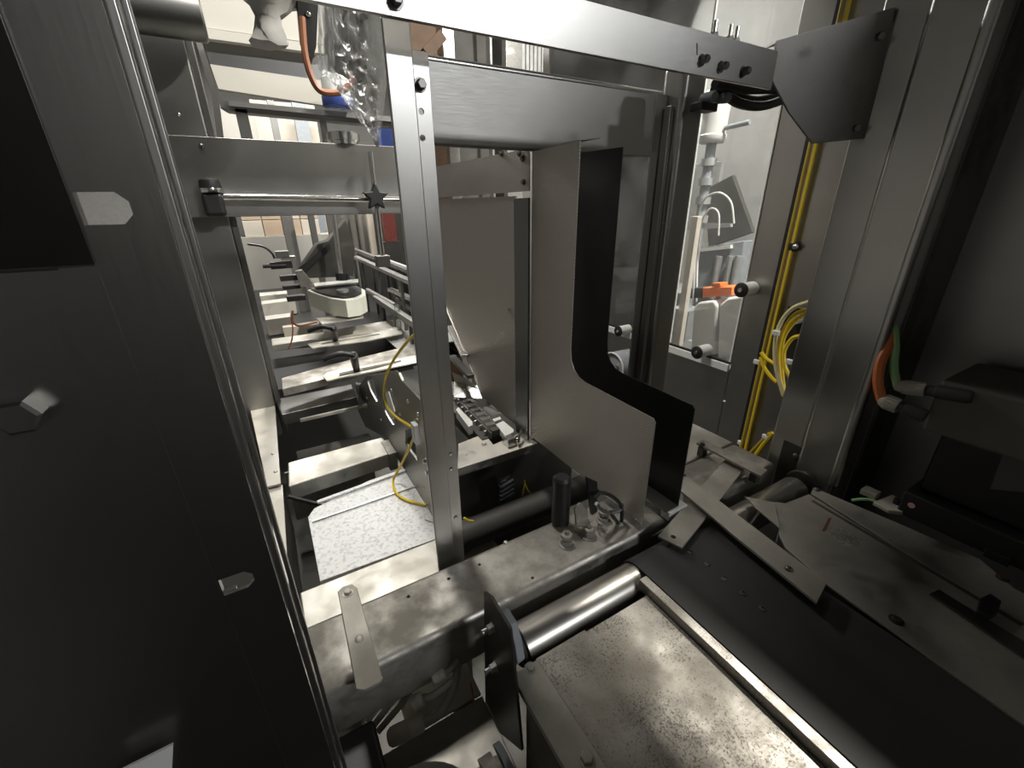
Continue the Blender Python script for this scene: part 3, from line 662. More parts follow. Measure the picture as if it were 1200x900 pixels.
bl = thing('clear_bracket', 'clear upright plastic bracket at the end of the farther bar', 'bracket', (0.56, 2.135, 0.86))
MB().box(offs([(0.56, 2.135, 0.86)], (-.01, -.01, 0))[0], offs([(0.56, 2.135, 0.86)], (.012, .012, .13))[0]).build('upright', 'plexi', bl, bevel=.006)
wh = box('guide_floor', offs([(0.507, 2.055, 0.83)], (-.02, -.15, -.006))[0], offs([(0.645, 1.968, 0.83)], (.2, .5, 0))[0], 'white_plastic')
tag(wh, 'white floor sheet inside the conveyor beside the slotted bars', 'sheet')
bed = thing('conveyor_bed', 'dark far conveyor bed with bright cross slats under the cream belt', 'conveyor', (.25, 3.0, .0))
box('pan', (-.25, 1.90, .74), (.80, 4.6, .75), 'black_plastic', bed)
for x, y in ((-.2, 2.0), (.7, 2.0), (-.2, 4.5), (.7, 4.5)):
    box('leg', (x, y, 0), (x + .05, y + .05, .7398), 'stainless_dark', bed)
for i, pts in enumerate([
        [(-0.035, 3.806, 0.85), (0.152, 3.786, 0.85), (0.143, 3.647, 0.85), (-0.036, 3.649, 0.85)],
        [(-0.033, 3.433, 0.85), (0.18, 3.469, 0.85), (0.17, 3.35, 0.85), (-0.034, 3.318, 0.85)],
        [(-0.029, 2.92, 0.85), (0.111, 2.933, 0.85), (0.102, 2.822, 0.85), (-0.029, 2.81, 0.85)],
        [(0.047, 2.606, 0.85), (0.247, 2.632, 0.85), (0.234, 2.529, 0.85), (0.045, 2.566, 0.85)]]):
    prism('slat', pts, (0, 0, -.095), 'dusty_bright' if i < 3 else 'carton_pale', bed, bevel=.001)

# cream belt on a pulley head
bw = thing('belt_head', 'cream flat belt wrapped round a pulley below the left beam', 'belt', (0.264, 2.019, 1.03))
prf = [(0.205, 2.6, 1.03), (0.267, 2.684, 1.03), (0.394, 2.665, 1.03), (0.467, 2.55, 1.03), (0.475, 2.419, 1.03), (0.443, 2.271, 1.03), (0.394, 2.2, 1.03), (0.332, 2.193, 1.03), (0.279, 2.277, 1.03), (0.236, 2.435, 1.03)]
MB().prism(prf, (0, 0, -.085)).build('belt', 'cream_belt', bw, bevel=.002)
MB().prism(offs([tuple(Vector(p).lerp(Vector(prf[0]).lerp(Vector(prf[4]), .5), .12)) for p in prf], (0, 0, .004)), (0, 0, .006)).build('pulley', 'black_plastic', bw)
MB().prism([(0.25, 2.656, 1.05), (0.494, 2.667, 1.05), (0.468, 2.542, 1.05), (0.239, 2.535, 1.05)], (0, 0, .006)).build('top_plate', 'stainless_bright', bw)
MB().prism([(0.195, 2.314, 0.93), (0.416, 2.256, 0.93), (0.404, 2.2, 0.93), (0.207, 2.17, 0.93)], (0, 0, .006)).build('bottom_plate', 'dusty_bright', bw)
p0 = (0.354, 2.377, 1.04)
MB().cyl(p0, offs([p0], (0, 0, .012))[0], .03, 16).build('hub_cap', 'galvanised', bw, smooth=True)
mt = thing('drive_motor', 'dark angled gear housing above the cream belt', 'motor', (0.328, 2.487, 1.08))
MB().prism([(0.174, 2.5, 1.145), (0.287, 2.5, 1.273), (0.343, 2.5, 1.287), (0.443, 2.5, 1.384), (0.47, 2.5, 1.246), (0.439, 2.5, 1.096), (0.216, 2.5, 1.106)], (0, .10, 0)).build('housing', 'dark_steel', mt, bevel=.004)
MB().prism([(0.176, 2.48, 1.164), (0.342, 2.48, 1.272), (0.346, 2.48, 1.25), (0.195, 2.48, 1.137)], (0, .02, 0)).build('edge', 'black_plastic', mt)
MB().cyl((0.36, 2.4, 1.102), (0.374, 2.4, 1.439), .012, 10).build('column_rod', 'stainless_bright', mt, smooth=True)
MB().cyl((0.363, 2.4, 1.097), (0.365, 2.4, 1.132), .03, 14).build('rod_clamp', 'black_plastic', mt, smooth=True)
sn = thing('proximity_sensor', 'black proximity sensor with cables left of the gear housing', 'sensor', (0.126, 2.3, 1.084))
MB().cyl((0.017, 2.3, 1.203), (0.112, 2.3, 1.2), .009, 10).build('probe', 'black_plastic', sn, smooth=True)
MB().box((0.048, 2.3, 1.186), offs([(0.14, 2.3, 1.217)], (0, .04, 0))[0]).build('body', 'black_plastic', sn, bevel=.002)
MB().box((0.079, 2.3, 1.233), offs([(0.135, 2.3, 1.264)], (0, .04, 0))[0]).build('clip', 'stainless_dull', sn, bevel=.002)
MB().box((0.098, 2.3, 1.224), offs([(0.159, 2.3, 1.239)], (0, .05, 0))[0]).build('bracket', 'stainless_bright', sn, bevel=.002)
MB().tube([(0.072, 2.3, 1.234), (0.064, 2.3, 1.26), (0.035, 2.3, 1.288), (-0.022, 2.3, 1.302)], .005, 8).build('cable', 'black_plastic', sn, smooth=True)
for a, b_ in (((0.076, 2.3, 1.129), (0.165, 2.3, 1.153)), ((0.079, 2.3, 1.089), (0.156, 2.3, 1.105)), ((0.086, 2.3, 1.031), (0.169, 2.3, 1.055))):
    MB().box(a, offs([b_], (0, .05, 0))[0]).build('block', 'black_plastic', sn, bevel=.002)
MB().prism([(0.144, 2.28, 1.173), (0.175, 2.28, 1.178), (0.214, 2.28, 1.107), (0.182, 2.28, 1.098), (0.153, 2.28, 1.101)], (0, .02, 0)).build('link', 'stainless_bright', sn, bevel=.002)
tag(tube('sensor_cable', [(0.095, 2.2, 1.008), (0.086, 2.2, 0.957), (0.114, 2.2, 0.933), (0.19, 2.2, 0.942)], .005, 'copper_cable'), 'brown cable loop under the proximity sensor', 'cable')
tag(tube('hanging_wire', [(0.079, 2.1, 0.999), (0.076, 2.1, 0.949), (0.063, 2.1, 0.9), (0.041, 2.1, 0.859)], .003, 'copper_cable'), 'thin brown wire hanging across the pale crossbar', 'wire')

# rails along the far conveyor
def rail(label, a, b_, w, t, mat, cat='rail'):
    r = thing('guide_rail', label, cat, a)
    MB().bar(a, b_, w, t).build('strip', mat, r, bevel=.002)
    for f_ in (.15, .5, .85):
        p = Vector(a).lerp(Vector(b_), f_)
        if p.y > 1.95 and p.x < .79: box('stand', (p.x - .008, p.y - .008, .7505), (p.x + .008, p.y + .008, p.z - .0005), 'stainless_dark', r)
    return r
rail('bright flat guide rail leading back right of the cream belt', (0.624, 3.349, 1.1), (0.621, 2.023, 1.1), .035, .02, 'stainless_bright')
rail('dark backing rail above the bright guide rail', (0.677, 3.97, 1.13), (0.663, 2.141, 1.13), .03, .02, 'stainless_dark')
rail('white strip rail right of the backing rail', (0.767, 3.182, 1.1), (0.767, 2.47, 1.1), .05, .01, 'white_plastic')
rail('grey lower guide rail right of the cream belt', (0.652, 2.593, 0.98), (0.676, 2.202, 0.98), .03, .02, 'stainless_bright')
o = MB().cyl((0.573, 2.839, 0.95), (0.598, 2.292, 0.95), .018, 14).build('guide_rod', 'stainless_bright', smooth=True); tag(o, 'round guide rod pointing back beside the cream belt', 'rod')
rail('long grey channel rail on the right of the slotted bars', (0.564, 2.614, 0.93), (0.571, 1.849, 0.93), .03, .03, 'stainless_dull')
rail('bright inner rail beside the clear bracket', (0.664, 2.548, 0.93), (0.657, 2.079, 0.93), .018, .02, 'stainless_bright')
dk2 = box('shadow_panel', (.80, 1.9, .75), (.815, 4.2, 1.06), 'black_dusty'); tag(dk2, 'dark sheet standing in for the shade beyond the conveyor rails', 'panel')  # dark sheet put in for the shade behind the rails

# left beam with its clamp rod, column behind
lbm = thing('left_beam', 'wide stainless beam crossing at upper left behind the post', 'beam', (.2, 1.7, 1.42))
box('web', (-.28, 1.700, 1.4235), (.62, 1.706, 1.645), 'beam_grey', lbm, bevel=.002)
box('top_flange', (-.28, 1.7062, 1.639), (.62, 1.76, 1.645), 'stainless_bright', lbm, bevel=.002)
box('bottom_flange', (-.28, 1.7062, 1.4235), (.62, 1.75, 1.430), 'stainless_dark', lbm, bevel=.002)
dome((-0.073, 1.7, 1.62), (0, -1, 0), .007, lbm, 'stainless_dark')
crod = thing('clamp_rod', 'thin bright horizontal rod with black clamp on the left beam', 'rod', (.2, 1.66, 1.46))
MB().cyl((-0.1, 1.66, 1.482), (0.523, 1.66, 1.47), .0105, 14).build('rod', 'polished', crod, smooth=True)
c = (-0.075, 1.66, 1.481)
MB().box((c[0] - .03, 1.635, c[2] - .055), (c[0] + .025, 1.699, c[2] + .012)).build('clamp', 'black_plastic', crod, bevel=.012, seg=3)
MB().lathe((c[0], 1.66, c[2] + .012), (0, 0, 1), [(.028, 0), (.03, .01), (.026, .034), (.012, .042)], 18).build('clamp_knob', 'black_plastic', crod, smooth=True)
MB().lathe((c[0], 1.66, c[2] + .012), (0, 0, 1), [(.031, .0), (.032, .006), (.031, .012)], 18).build('clamp_ring', 'polished', crod, smooth=True)
vr = thing('knob_rod', 'upright thin rod with a black star knob on the left beam', 'rod', (.45, 1.64, 1.1))
MB().cyl((0.404, 1.64, 1.618), (0.401, 1.64, 1.266), .0085, 12).build('rod', 'polished', vr, smooth=True)
c = (0.397, 1.62, 1.478)
mb = MB(); pts = []
for k in range(10):
    a = math.pi * 2 * k / 10 + .3; r = .046 if k % 2 == 0 else .022
    pts.append((c[0] + math.cos(a) * r, 1.605, c[2] + math.sin(a) * r))
mb.prism(pts, (0, .03, 0)).build('star_knob', 'black_plastic', vr, bevel=.004)
MB().box(offs([(0.393, 1.64, 1.255)], (-.018, -.015, -.012))[0], offs([(0.41, 1.64, 1.284)], (.014, .02, 0))[0]).build('rod_foot', 'stainless_dark', vr, bevel=.003)
lc = thing('left_column', 'dark stainless column behind the left beam', 'column', (-.12, 1.85, 0))
box('face', (-.215, 1.78, .60), (-.052, 1.90, 2.6), 'stainless_dull', lc, bevel=.006)
box('corner_strip', (-.0518, 1.79, .60), (-.032, 1.84, 2.6), 'stainless_dark', lc, bevel=.003)
MB().lathe((-0.155, 1.7, 1.932), (1, 0, 0), [(.05, 0), (.055, .004), (.055, .16), (.05, .165)], 20).build('cylinder', 'stainless_dark', lc, smooth=True)
dome((-0.114, 1.78, 1.709), (0, -1, 0), .006, lc, 'stainless_bright')

# ================================================================== CHAIN AND PLATE right of the post
cp = thing('chain_plate', 'pale bent steel plate with a bolt in front of the chain', 'plate', (.4, .8, .85))
prism('top', [(0.296, 0.77, 0.9), (0.439, 0.769, 0.9), (0.513, 0.77, 0.9), (0.504, 0.837, 0.9), (0.415, 0.821, 0.9), (0.421, 0.882, 0.9), (0.342, 0.87, 0.9)], (0, 0, -.004), 'dusty_bright', cp, bevel=.001)
prism('front_lip', [(0.297, 0.772, 0.899), (0.514, 0.772, 0.899), offs([(0.514, 0.772, 0.899)], (0, 0, -.022))[0], offs([(0.297, 0.772, 0.899)], (0, 0, -.022))[0]], (0, .003, 0), 'dusty_steel', cp)
bolt((0.395, 0.833, 0.9), (0, 0, 1), .0062, cp, 'dusty_bright', h=.006)
dome((0.338, 0.812, 0.9), (0, 0, 1), .003, cp, 'grey_plastic')
tp = thing('toggle_pin', 'shiny toggle pin holding the upright strip on the plate', 'pin', (0.469, 0.792, 0.9))
p = (0.467, 0.789, 0.9)
MB().cyl(p, offs([p], (0, 0, .022))[0], .0065, 16).build('barrel', 'polished', tp, smooth=True)
MB().bar(offs([p], (-.008, -.012, .023))[0], offs([p], (.02, .014, .028))[0], .007, .003).build('lever', 'polished', tp, bevel=.001)
MB().box(offs([p], (-.03, -.004, .0005))[0], offs([p], (-.008, .03, .024))[0]).build('block', 'stainless_bright', tp, bevel=.001)
cr = thing('conveyor_chain', 'short length of dark link chain behind the pale bent plate', 'chain', (.43, .95, .90))
for k in range(9):
    y = .838 + k * .032; x0, x1 = .418 + k * .0015, .452 + k * .0015
    l = MB().box((x0, y, .905), (x0 + .005, y + .027, .922)).box((x1 - .005, y, .905), (x1, y + .027, .922)).box((x0 + .0052, y + .004, .908), (x1 - .0052, y + .022, .925))
    lk = l.build('link', 'black_dusty' if k < 1 else 'stainless_dull', cr, bevel=.001)
    MB().cyl((x0 - .006, y + .029, .914), (x1 + .006, y + .029, .914), .0035, 10).build('pin', 'stainless_bright', lk, smooth=True)
tag(box('chain_track', (.40, .852, .86), (.485, 1.30, .9035), 'black_dusty'), 'dark track channel carrying the chain', 'track')
o = prism('wear_strip', [(0.39, 0.994, 0.93), (0.403, 1.006, 0.93), (0.4, 0.906, 0.93), (0.392, 0.889, 0.93), (0.379, 0.886, 0.93)], (0, 0, -.025), 'white_plastic', bevel=.001); tag(o, 'white plastic wear strip left of the chain', 'strip')
for q, lab in ((((0.449, 0.871, 0.925), (0.475, 0.877, 0.925), (0.475, 0.823, 0.925), (0.468, 0.811, 0.925), (0.44, 0.804, 0.925)), 'larger white plastic block right of the chain'), (((0.455, 0.901, 0.925), (0.479, 0.903, 0.925), (0.476, 0.888, 0.925), (0.452, 0.885, 0.925)), 'smaller white plastic block right of the chain')):
    tag(prism('guide_block', list(q), (0, 0, -.018), 'white_plastic', bevel=.001), lab, 'block')
hd = thing('sloped_cover', 'bright folded steel cover left of the guide sheet', 'cover', (0.483, 1.135, 0.95))
prism('upper', [(0.427, 1.096, 1), (0.463, 1.069, 0.98), (0.478, 1.033, 0.96), (0.444, 1.122, 0.96)], (0, 0, -.004), 'dusty_bright', hd)
prism('lower', [(0.439, 1.117, 0.96), (0.484, 1.051, 0.96), (0.48, 1.012, 0.935), (0.415, 1.065, 0.935)], (0, 0, -.004), 'stainless_bright', hd)
tag(MB().bar((0.453, 1.154, 1.02), (0.432, 0.973, 1.02), .02, .012).build('slide_rail', 'stainless_dark', bevel=.002), 'dark slide rail above the folded cover', 'rail')
tag(MB().bar((0.578, 1.476, 1.02), (0.486, 1.133, 1.02), .02, .012).build('slide_rail', 'stainless_bright', bevel=.002), 'bright slide rail hugging the sloped end of the guide sheet', 'rail')

# dark under-structure between post and chute
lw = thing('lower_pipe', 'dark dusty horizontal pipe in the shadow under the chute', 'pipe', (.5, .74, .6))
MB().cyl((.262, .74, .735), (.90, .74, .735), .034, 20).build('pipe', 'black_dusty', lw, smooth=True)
tag(box('shade_backing', (.264, .86, .50), (.70, .865, .855), 'stainless_dark'), 'dark sheet added for the shade behind the pipe', 'sheet')  # dark sheet put in to make the space below the chute dark
hs = thing('ribbed_hose', 'black ribbed hose in the shadow under the bent plate', 'hose', (0.434, 0.8, 0.767))
for k in range(4):
    p = (0.435, 0.8, 0.79)
    MB().lathe((p[0], p[1], p[2] - .013 * k), (1, 0, .25), [(.010, -.022), (.013, -.02), (.013, .02), (.010, .022)], 14).build('rib', 'black_plastic', hs, smooth=True)
tag(tube('forked_wire', [(0.488, 0.79, 0.785), (0.485, 0.79, 0.761), (0.48, 0.79, 0.739)], .0018, 'yellow_cable'), 'upper thin yellow wire hanging in the shadow', 'wire')
tag(tube('forked_wire', [(0.488, 0.79, 0.777), (0.499, 0.79, 0.748), (0.515, 0.79, 0.725)], .0018, 'yellow_cable'), 'lower thin yellow wire branching right in the shadow', 'wire')
tag(tube('wire_end', [(0.277, 0.7, 0.82), (0.286, 0.7, 0.809), (0.298, 0.7, 0.802)], .0024, 'yellow_cable'), 'short yellow wire end poking out beside the post foot', 'wire')
bp = thing('black_spindle', 'black upright spindle standing under the chute sheet', 'spindle', (0.38, 0.472, 0.9))
p = (0.388, 0.483, 0.9)
MB().lathe((p[0], p[1] + .02, p[2] + .001), (0, 0, 1), [(.010, 0), (.0165, .006), (.0165, .10), (.012, .105)], 20).build('body', 'black_plastic', bp, smooth=True)
def stud(label, pt, h_):
    t = thing('threaded_stud', label, 'stud', pt)
    mb = MB().cyl(pt, offs([pt], (0, 0, h_))[0], .0042, 12); mb.build('stud', 'stainless_dull', t, smooth=True)
    MB().lathe(offs([pt], (0, 0, .0003))[0], (0, 0, 1), [(.014, 0), (.014, .002), (.0135, .0022)], 20).build('washer', 'dusty_steel', t)
    MB().lathe(offs([pt], (0, 0, .0027))[0], (0, 0, 1), [(.0105, 0), (.0105, .007), (.0085, .008)], 6).build('nut', 'dusty_steel', t)
    MB().lathe(offs([pt], (0, 0, h_ * .55))[0], (0, 0, 1), [(.0105, 0), (.0105, .006), (.0085, .007)], 6).build('nut', 'dusty_steel', t)
stud('nearest threaded stud with nuts on the cross beam', (0.367, 0.456, 0.9), .030)
stud('middle threaded stud with nuts on the cross beam', (0.414, 0.452, 0.9), .022)
stud('right threaded stud under the black wire hoop', (0.463, 0.469, 0.9), .030)
ab = thing('angle_bracket', 'small steel angle bracket beside the threaded studs', 'bracket', (0.424, 0.479, 0.9))
prism('upright', [(0.394, 0.47, 0.955), (0.405, 0.47, 0.963), (0.421, 0.47, 0.949), (0.428, 0.47, 0.911), (0.401, 0.47, 0.912)], (0, .004, 0), 'dusty_steel', ab)
prism('foot', [(0.391, 0.468, 0.918), (0.418, 0.483, 0.918), (0.431, 0.464, 0.918), (0.414, 0.454, 0.918)], (0, 0, .003), 'dusty_steel', ab)
wp = thing('wire_hoop', 'black wire hoop bracket hanging below the chute sheet', 'bracket', (0.459, 0.45, 0.936))
MB().tube([(0.424, 0.45, 0.969), (0.436, 0.45, 0.951), (0.459, 0.45, 0.934), (0.484, 0.45, 0.931), (0.487, 0.45, 0.943)], .0035, 8).build('hoop', 'stainless_dull', wp, smooth=True)
MB().tube([(0.421, 0.45, 0.983), (0.434, 0.45, 0.988), (0.462, 0.45, 0.968), (0.486, 0.45, 0.936), (0.488, 0.45, 0.895), (0.457, 0.45, 0.937)], .0035, 8, n=3).build('frame', 'black_plastic', wp, smooth=True)
MB().prism([(0.417, 0.47, 1.013), (0.441, 0.47, 0.995), (0.447, 0.47, 0.927), (0.435, 0.47, 0.924)], (0, .006, 0)).build('arm', 'black_plastic', wp)
fp = box('rubber_pad', (.565, .405, .9005), (.615, .425, .919), 'white_plastic'); tag(fp, 'pale pad under the black chute sheet', 'pad')

# added dark sheet under everything, lower left plates and cables
pan = thing('dark_underlay', 'added dark sheet giving the darkness at the bottom of the machine', 'pan', (.3, .5, 0))  # added to hide the floor and darken the view below the deck
box('sheet', (-.45, -.7, .44), (.94, 1.75, .45), 'dark_steel', pan)
for x, y in ((-.40, -.6), (.88, -.6), (-.40, 1.68), (.88, 1.68)):
    box('leg', (x, y, 0), (x + .05, y + .05, .4395), 'dark_steel', pan)
lp1 = thing('cable_shelf', 'pale plate under the cable bundle with a thin red line', 'plate', (.1, .44, .74))
box('plate', (.050, .396, .742), (.1645, .54, .748), 'dusty_bright', lp1)
prism('red_line', [(0.156, 0.419, 0.748), (0.158, 0.418, 0.748), (0.151, 0.39, 0.748), (0.149, 0.391, 0.748)], (0, 0, .0003), 'red_print', lp1)
tag(box('lower_shelf', (.0, .16, .740), (.1645, .3935, .746), 'plate_steel'), 'grey scratched plate in front of the cable shelf', 'plate')
Z0 = .79
def cabl(label, pts, r, mat='grey_cable', name='grey_cable', group=None): return tag(tube(name, pts, r, mat), label, 'cable', group)
cabl('uppermost grey cable of the tied bundle', [(0.001, 0.426, 0.78), (0.032, 0.437, 0.79), (0.068, 0.448, 0.79), (0.1, 0.451, 0.8)], .0045, 'grey_plastic')
cabl('middle grey cable of the tied bundle', [(0.004, 0.419, 0.77), (0.04, 0.434, 0.78), (0.07, 0.443, 0.785), (0.087, 0.447, 0.79), (0.103, 0.45, 0.8)], .0045, 'grey_plastic')
cabl('lowest grey cable of the tied bundle', [(0.011, 0.411, 0.77), (0.047, 0.425, 0.775), (0.072, 0.437, 0.78), (0.093, 0.444, 0.785), (0.112, 0.452, 0.8)], .0045, 'grey_plastic')
tag(tube('cable_tie', [(0.061, 0.447, 0.795), (0.068, 0.436, 0.8), (0.073, 0.428, 0.79)], .0032, 'white_plastic'), 'white cable tie round the grey cable bundle', 'cable tie')
def plug(label, a, b_, r, tail):
    t = thing('cable_plug', label, 'plug', a)
    a, b_ = Vector(a), Vector(b_); d = b_ - a; L_ = d.length
    MB().lathe(a, d, [(r * .7, 0), (r * .95, L_ * .08), (r, L_ * .2), (r, L_ * .55), (r * .93, L_ * .56), (r * .93, L_ * .6), (r, L_ * .61), (r * .95, L_ * .9), (r * .6, L_)], 18).build('shell', 'grey_plastic', t, smooth=True)
    MB().tube([b_] + tail, r * .48, 10).build('cord', 'grey_cable', t, smooth=True)
plug('long grey cable plug lowest in the bundle', (0.022, 0.392, 0.775), (0.071, 0.382, 0.785), .0125, [(0.088, 0.378, 0.79), (0.108, 0.383, 0.8), (0.127, 0.398, 0.81), (0.143, 0.424, 0.82)])
plug('short grey cable plug in the middle of the bundle', (0.062, 0.405, 0.795), (0.078, 0.403, 0.8), .0105, [(0.087, 0.396, 0.805), (0.107, 0.395, 0.81), (0.126, 0.399, 0.81)])
plug('small grey cable plug under the cross beam', (0.096, 0.413, 0.815), (0.116, 0.41, 0.82), .0095, [(0.124, 0.406, 0.825), (0.137, 0.41, 0.83)])
wl = thing('hand_wheel', 'dark round wheel at the bottom edge beside the guard panel', 'wheel', (0.037, 0.284, 0.8))
p = (0.034, 0.275, 0.8)
MB().lathe(p, (.15, .25, 1), [(.05, -.02), (.066, -.016), (.070, -.006), (.066, .004), (.03, .008), (.03, .012)], 36).build('disc', 'black_dusty', wl, smooth=True)
MB().cyl((p[0], p[1], .7465), (p[0], p[1], p[2] - .01), .02, 16).build('stem', 'black_plastic', wl, smooth=True)
cpn = thing('shaft_coupling', 'worn metal shaft coupling at the bottom beside the deck plate', 'coupling', (0.15, 0.274, 0.803))
p = (0.15, 0.299, 0.727)
MB().lathe((p[0] - .055, p[1], p[2]), (1, 0, 0), [(.022, 0), (.024, .004), (.024, .026), (.030, .027), (.030, .046), (.024, .0465), (.024, .052)], 26).build('sleeve', 'dusty_steel', cpn, smooth=True)
MB().lathe((p[0] - .002, p[1], p[2]), (1, 0, 0), [(.034, 0), (.034, .010), (.02, .011)], 26).build('collar', 'casting', cpn, smooth=True)
sbx = box('dark_block', (-.055, .33, .741), (.010, .405, .815), 'black_plastic', bevel=.006); tag(sbx, 'plain black block under the strap plate', 'block')  # plain black box below the strap

# ================================================================== WINDOW DOOR on the right
DX = 1.30
dr = thing('window_door', 'stainless machine door with a tall clear window', 'door', (DX, 1.1, .4))
box('stile', (DX, .712, .42), (DX + .03, .7945, 2.45), 'stainless_v', dr, bevel=.003)
box('bottom_sheet', (DX, .7946, .42), (DX + .03, 1.95, .930), 'stainless_v', dr, bevel=.003)
box('far_stile', (DX, 1.90, .930), (DX + .03, 1.95, 2.45), 'stainless_v', dr, bevel=.003)
box('pane', (DX + .008, .796, .94), (DX + .012, 1.90, 2.44), 'plexi', dr, bevel=0)
box('sill_strip', (DX - .012, .7947, .922), (DX - .0005, 1.90, .948), 'white_plastic', dr, bevel=.002)
box('sill_gasket', (DX - .006, .7947, .949), (DX + .004, 1.90, .955), 'black_plastic', dr, bevel=0)
box('edge_trim', (DX - .004, .7948, .956), (DX + .006, .8000, 1.70), 'white_plastic', dr, bevel=.0005)
box('mullion', (DX + .013, 1.062, .94), (DX + .02, 1.068, 2.44), 'white_plastic', dr, bevel=0)
for p in ((1.24, 1.266, 0.959), (1.24, 0.884, 0.975), (1.24, 0.77, 1.205)):
    kb = MB().lathe(p, (1, 0, 0), [(.019, 0), (.0205, .004), (.0205, .056)], 22).build('standoff', 'white_plastic', dr, smooth=True)
    MB().lathe((p[0] - .006, p[1], p[2]), (1, 0, 0), [(.018, 0), (.022, .002), (.022, .0058)], 22).build('rubber_cap', 'black_plastic', kb, smooth=True)
    MB().lathe((p[0] - .010, p[1], p[2]), (1, 0, 0), [(.006, 0), (.007, .0038)], 14).build('screw', 'polished', kb, smooth=True)
dome((1.3, 0.79, 0.813), (-1, 0, 0), .005, dr, 'white_plastic', name='screw')
rg = thing('round_cover', 'clear round cover with a screw low behind the black sheet', 'cover', (1.2, 1.227, 0.828))
p = (1.2, 1.236, 0.818)
MB().lathe((p[0], p[1], p[2]), (1, 0, 0), [(.060, 0), (.062, .004), (.062, .09)], 30).build('disc', 'casting', rg, smooth=True)
MB().tube([(p[0] - .004, p[1] + math.cos(a) * .06, p[2] + math.sin(a) * .06) for a in [k * math.pi / 12 for k in range(25)]], .004, 8, n=2).build('rim', 'white_plastic', rg, smooth=True)
dome((p[0] - .001, p[1] - .025, p[2] + .012), (-1, 0, 0), .010, rg, 'polished')
wb = thing('wall_strip', 'plain stainless strip between the door and the column', 'panel', (DX, .55, .4))
box('sheet', (DX, .40, .42), (DX + .02, .700, 2.45), 'stainless_v', wb, bevel=.002)
MB().lathe((1.295, 0.674, 1.333), (-1, 0, 0), [(.011, 0), (.013, .003), (.013, .012), (.008, .014)], 18).build('clip_body', 'black_plastic', wb, smooth=True)
dome((1.281, 0.667, 1.334), (-1, 0, 0), .0075, wb, 'stainless_bright')
tag(box('door_gasket', (DX - .006, .7005, .42), (DX + .012, .7115, 2.45), 'black_plastic', bevel=.002), 'black gasket strip running up beside the window door', 'gasket')
vcs = [(1.285, 0.707, 1.878), (1.285, 0.705, 1.523), (1.285, 0.693, 1.33), (1.285, 0.683, 0.977), (1.285, 0.678, 0.673)]
yv = vcs[2][1]
tag(MB().tube([(1.284, .690, 2.45), (1.284, .690, .62)], .0052, 10).build('riser_cable', 'olive_cable', smooth=True), 'yellow cable running straight up beside the black gasket', 'cable')
tag(MB().tube([(1.286, .677, 2.45), (1.286, .677, .62)], .0045, 10).build('riser_cable', 'yellow_cable', smooth=True), 'second yellow cable next to the straight riser cable', 'cable')
loops = [
    ('outermost yellow cable of the looped bundle by the column', [(1.2, 0.56, 1.211), (1.2, 0.596, 1.186), (1.2, 0.617, 1.14), (1.2, 0.617, 1.079), (1.2, 0.596, 1.009), (1.2, 0.563, 0.948)], 'pale_cable'),
    ('second yellow cable of the looped bundle by the column', [(1.21, 0.56, 1.192), (1.21, 0.593, 1.167), (1.21, 0.609, 1.121), (1.21, 0.609, 1.061), (1.21, 0.59, 0.996), (1.21, 0.565, 0.94)], 'yellow_cable'),
    ('third yellow cable of the looped bundle by the column', [(1.22, 0.567, 1.18), (1.22, 0.593, 1.147), (1.22, 0.609, 1.095), (1.22, 0.598, 1.03), (1.22, 0.58, 0.971), (1.22, 0.565, 0.94)], 'yellow_cable'),
    ('inner yellow cable curling tightly beside the column', [(1.2, 0.555, 1.123), (1.2, 0.578, 1.108), (1.2, 0.589, 1.069), (1.2, 0.577, 1.028), (1.2, 0.556, 0.997), (1.2, 0.558, 0.947)], 'yellow_cable'),
    ('yellow cable branching left from the looped bundle', [(1.22, 0.661, 1.043), (1.22, 0.643, 1.029), (1.22, 0.618, 1.021)], 'yellow_cable'),
    ('lower yellow cable branching left from the looped bundle', [(1.22, 0.66, 1.029), (1.22, 0.644, 1.003), (1.22, 0.619, 0.981), (1.22, 0.599, 0.97)], 'yellow_cable'),
    ('lower left yellow cable of the tied group by the deck', [(1.29, 0.697, 0.691), (1.29, 0.682, 0.648), (1.29, 0.669, 0.601)], 'yellow_cable'),
    ('lower right yellow cable of the tied group by the deck', [(1.29, 0.609, 0.779), (1.29, 0.63, 0.722), (1.29, 0.652, 0.651), (1.29, 0.665, 0.597)], 'yellow_cable'),
    ('olive cable beside the lower tied yellow group', [(1.29, 0.616, 0.773), (1.29, 0.643, 0.716), (1.29, 0.67, 0.648), (1.29, 0.674, 0.598)], 'olive_cable')]
for lab, pts, mat in loops: tag(tube('looped_cable', pts, .0055, mat), lab, 'cable')
for p, lab in (((1.19, 0.616, 1.117), 'white cable tie on the looped yellow bundle'), ((1.288, 0.704, 0.987), 'white cable tie on the branching yellow cables'), ((1.19, 0.563, 1.049), 'white plug end among the yellow loops'), ((1.29, 0.699, 0.697), 'white cable tie on the lower yellow cables'), ((1.29, 0.626, 0.756), 'white cable tie at the top of the lower yellow group')):
    o = MB().box(offs([p], (-.006, -.009, -.007))[0], offs([p], (.004, .009, .007))[0]).build('cable_tie', 'white_plastic', bevel=.002); tag(o, lab, 'cable tie')
jb = thing('valve_block', 'dark valve block half hidden behind the column', 'block', (1.26, 0.568, 1.044))
box('body', (1.262, .57, 1.03), (1.299, .64, 1.18), 'black_plastic', jb, bevel=.003)
MB().cyl((1.262, .60, 1.15), (1.24, .60, 1.15), .012, 12).build('port', 'casting', jb, smooth=True)
hz = thing('hose_cluster', 'black hoses and pale fittings hanging under the top rail', 'hose', (.72, .60, 1.56))
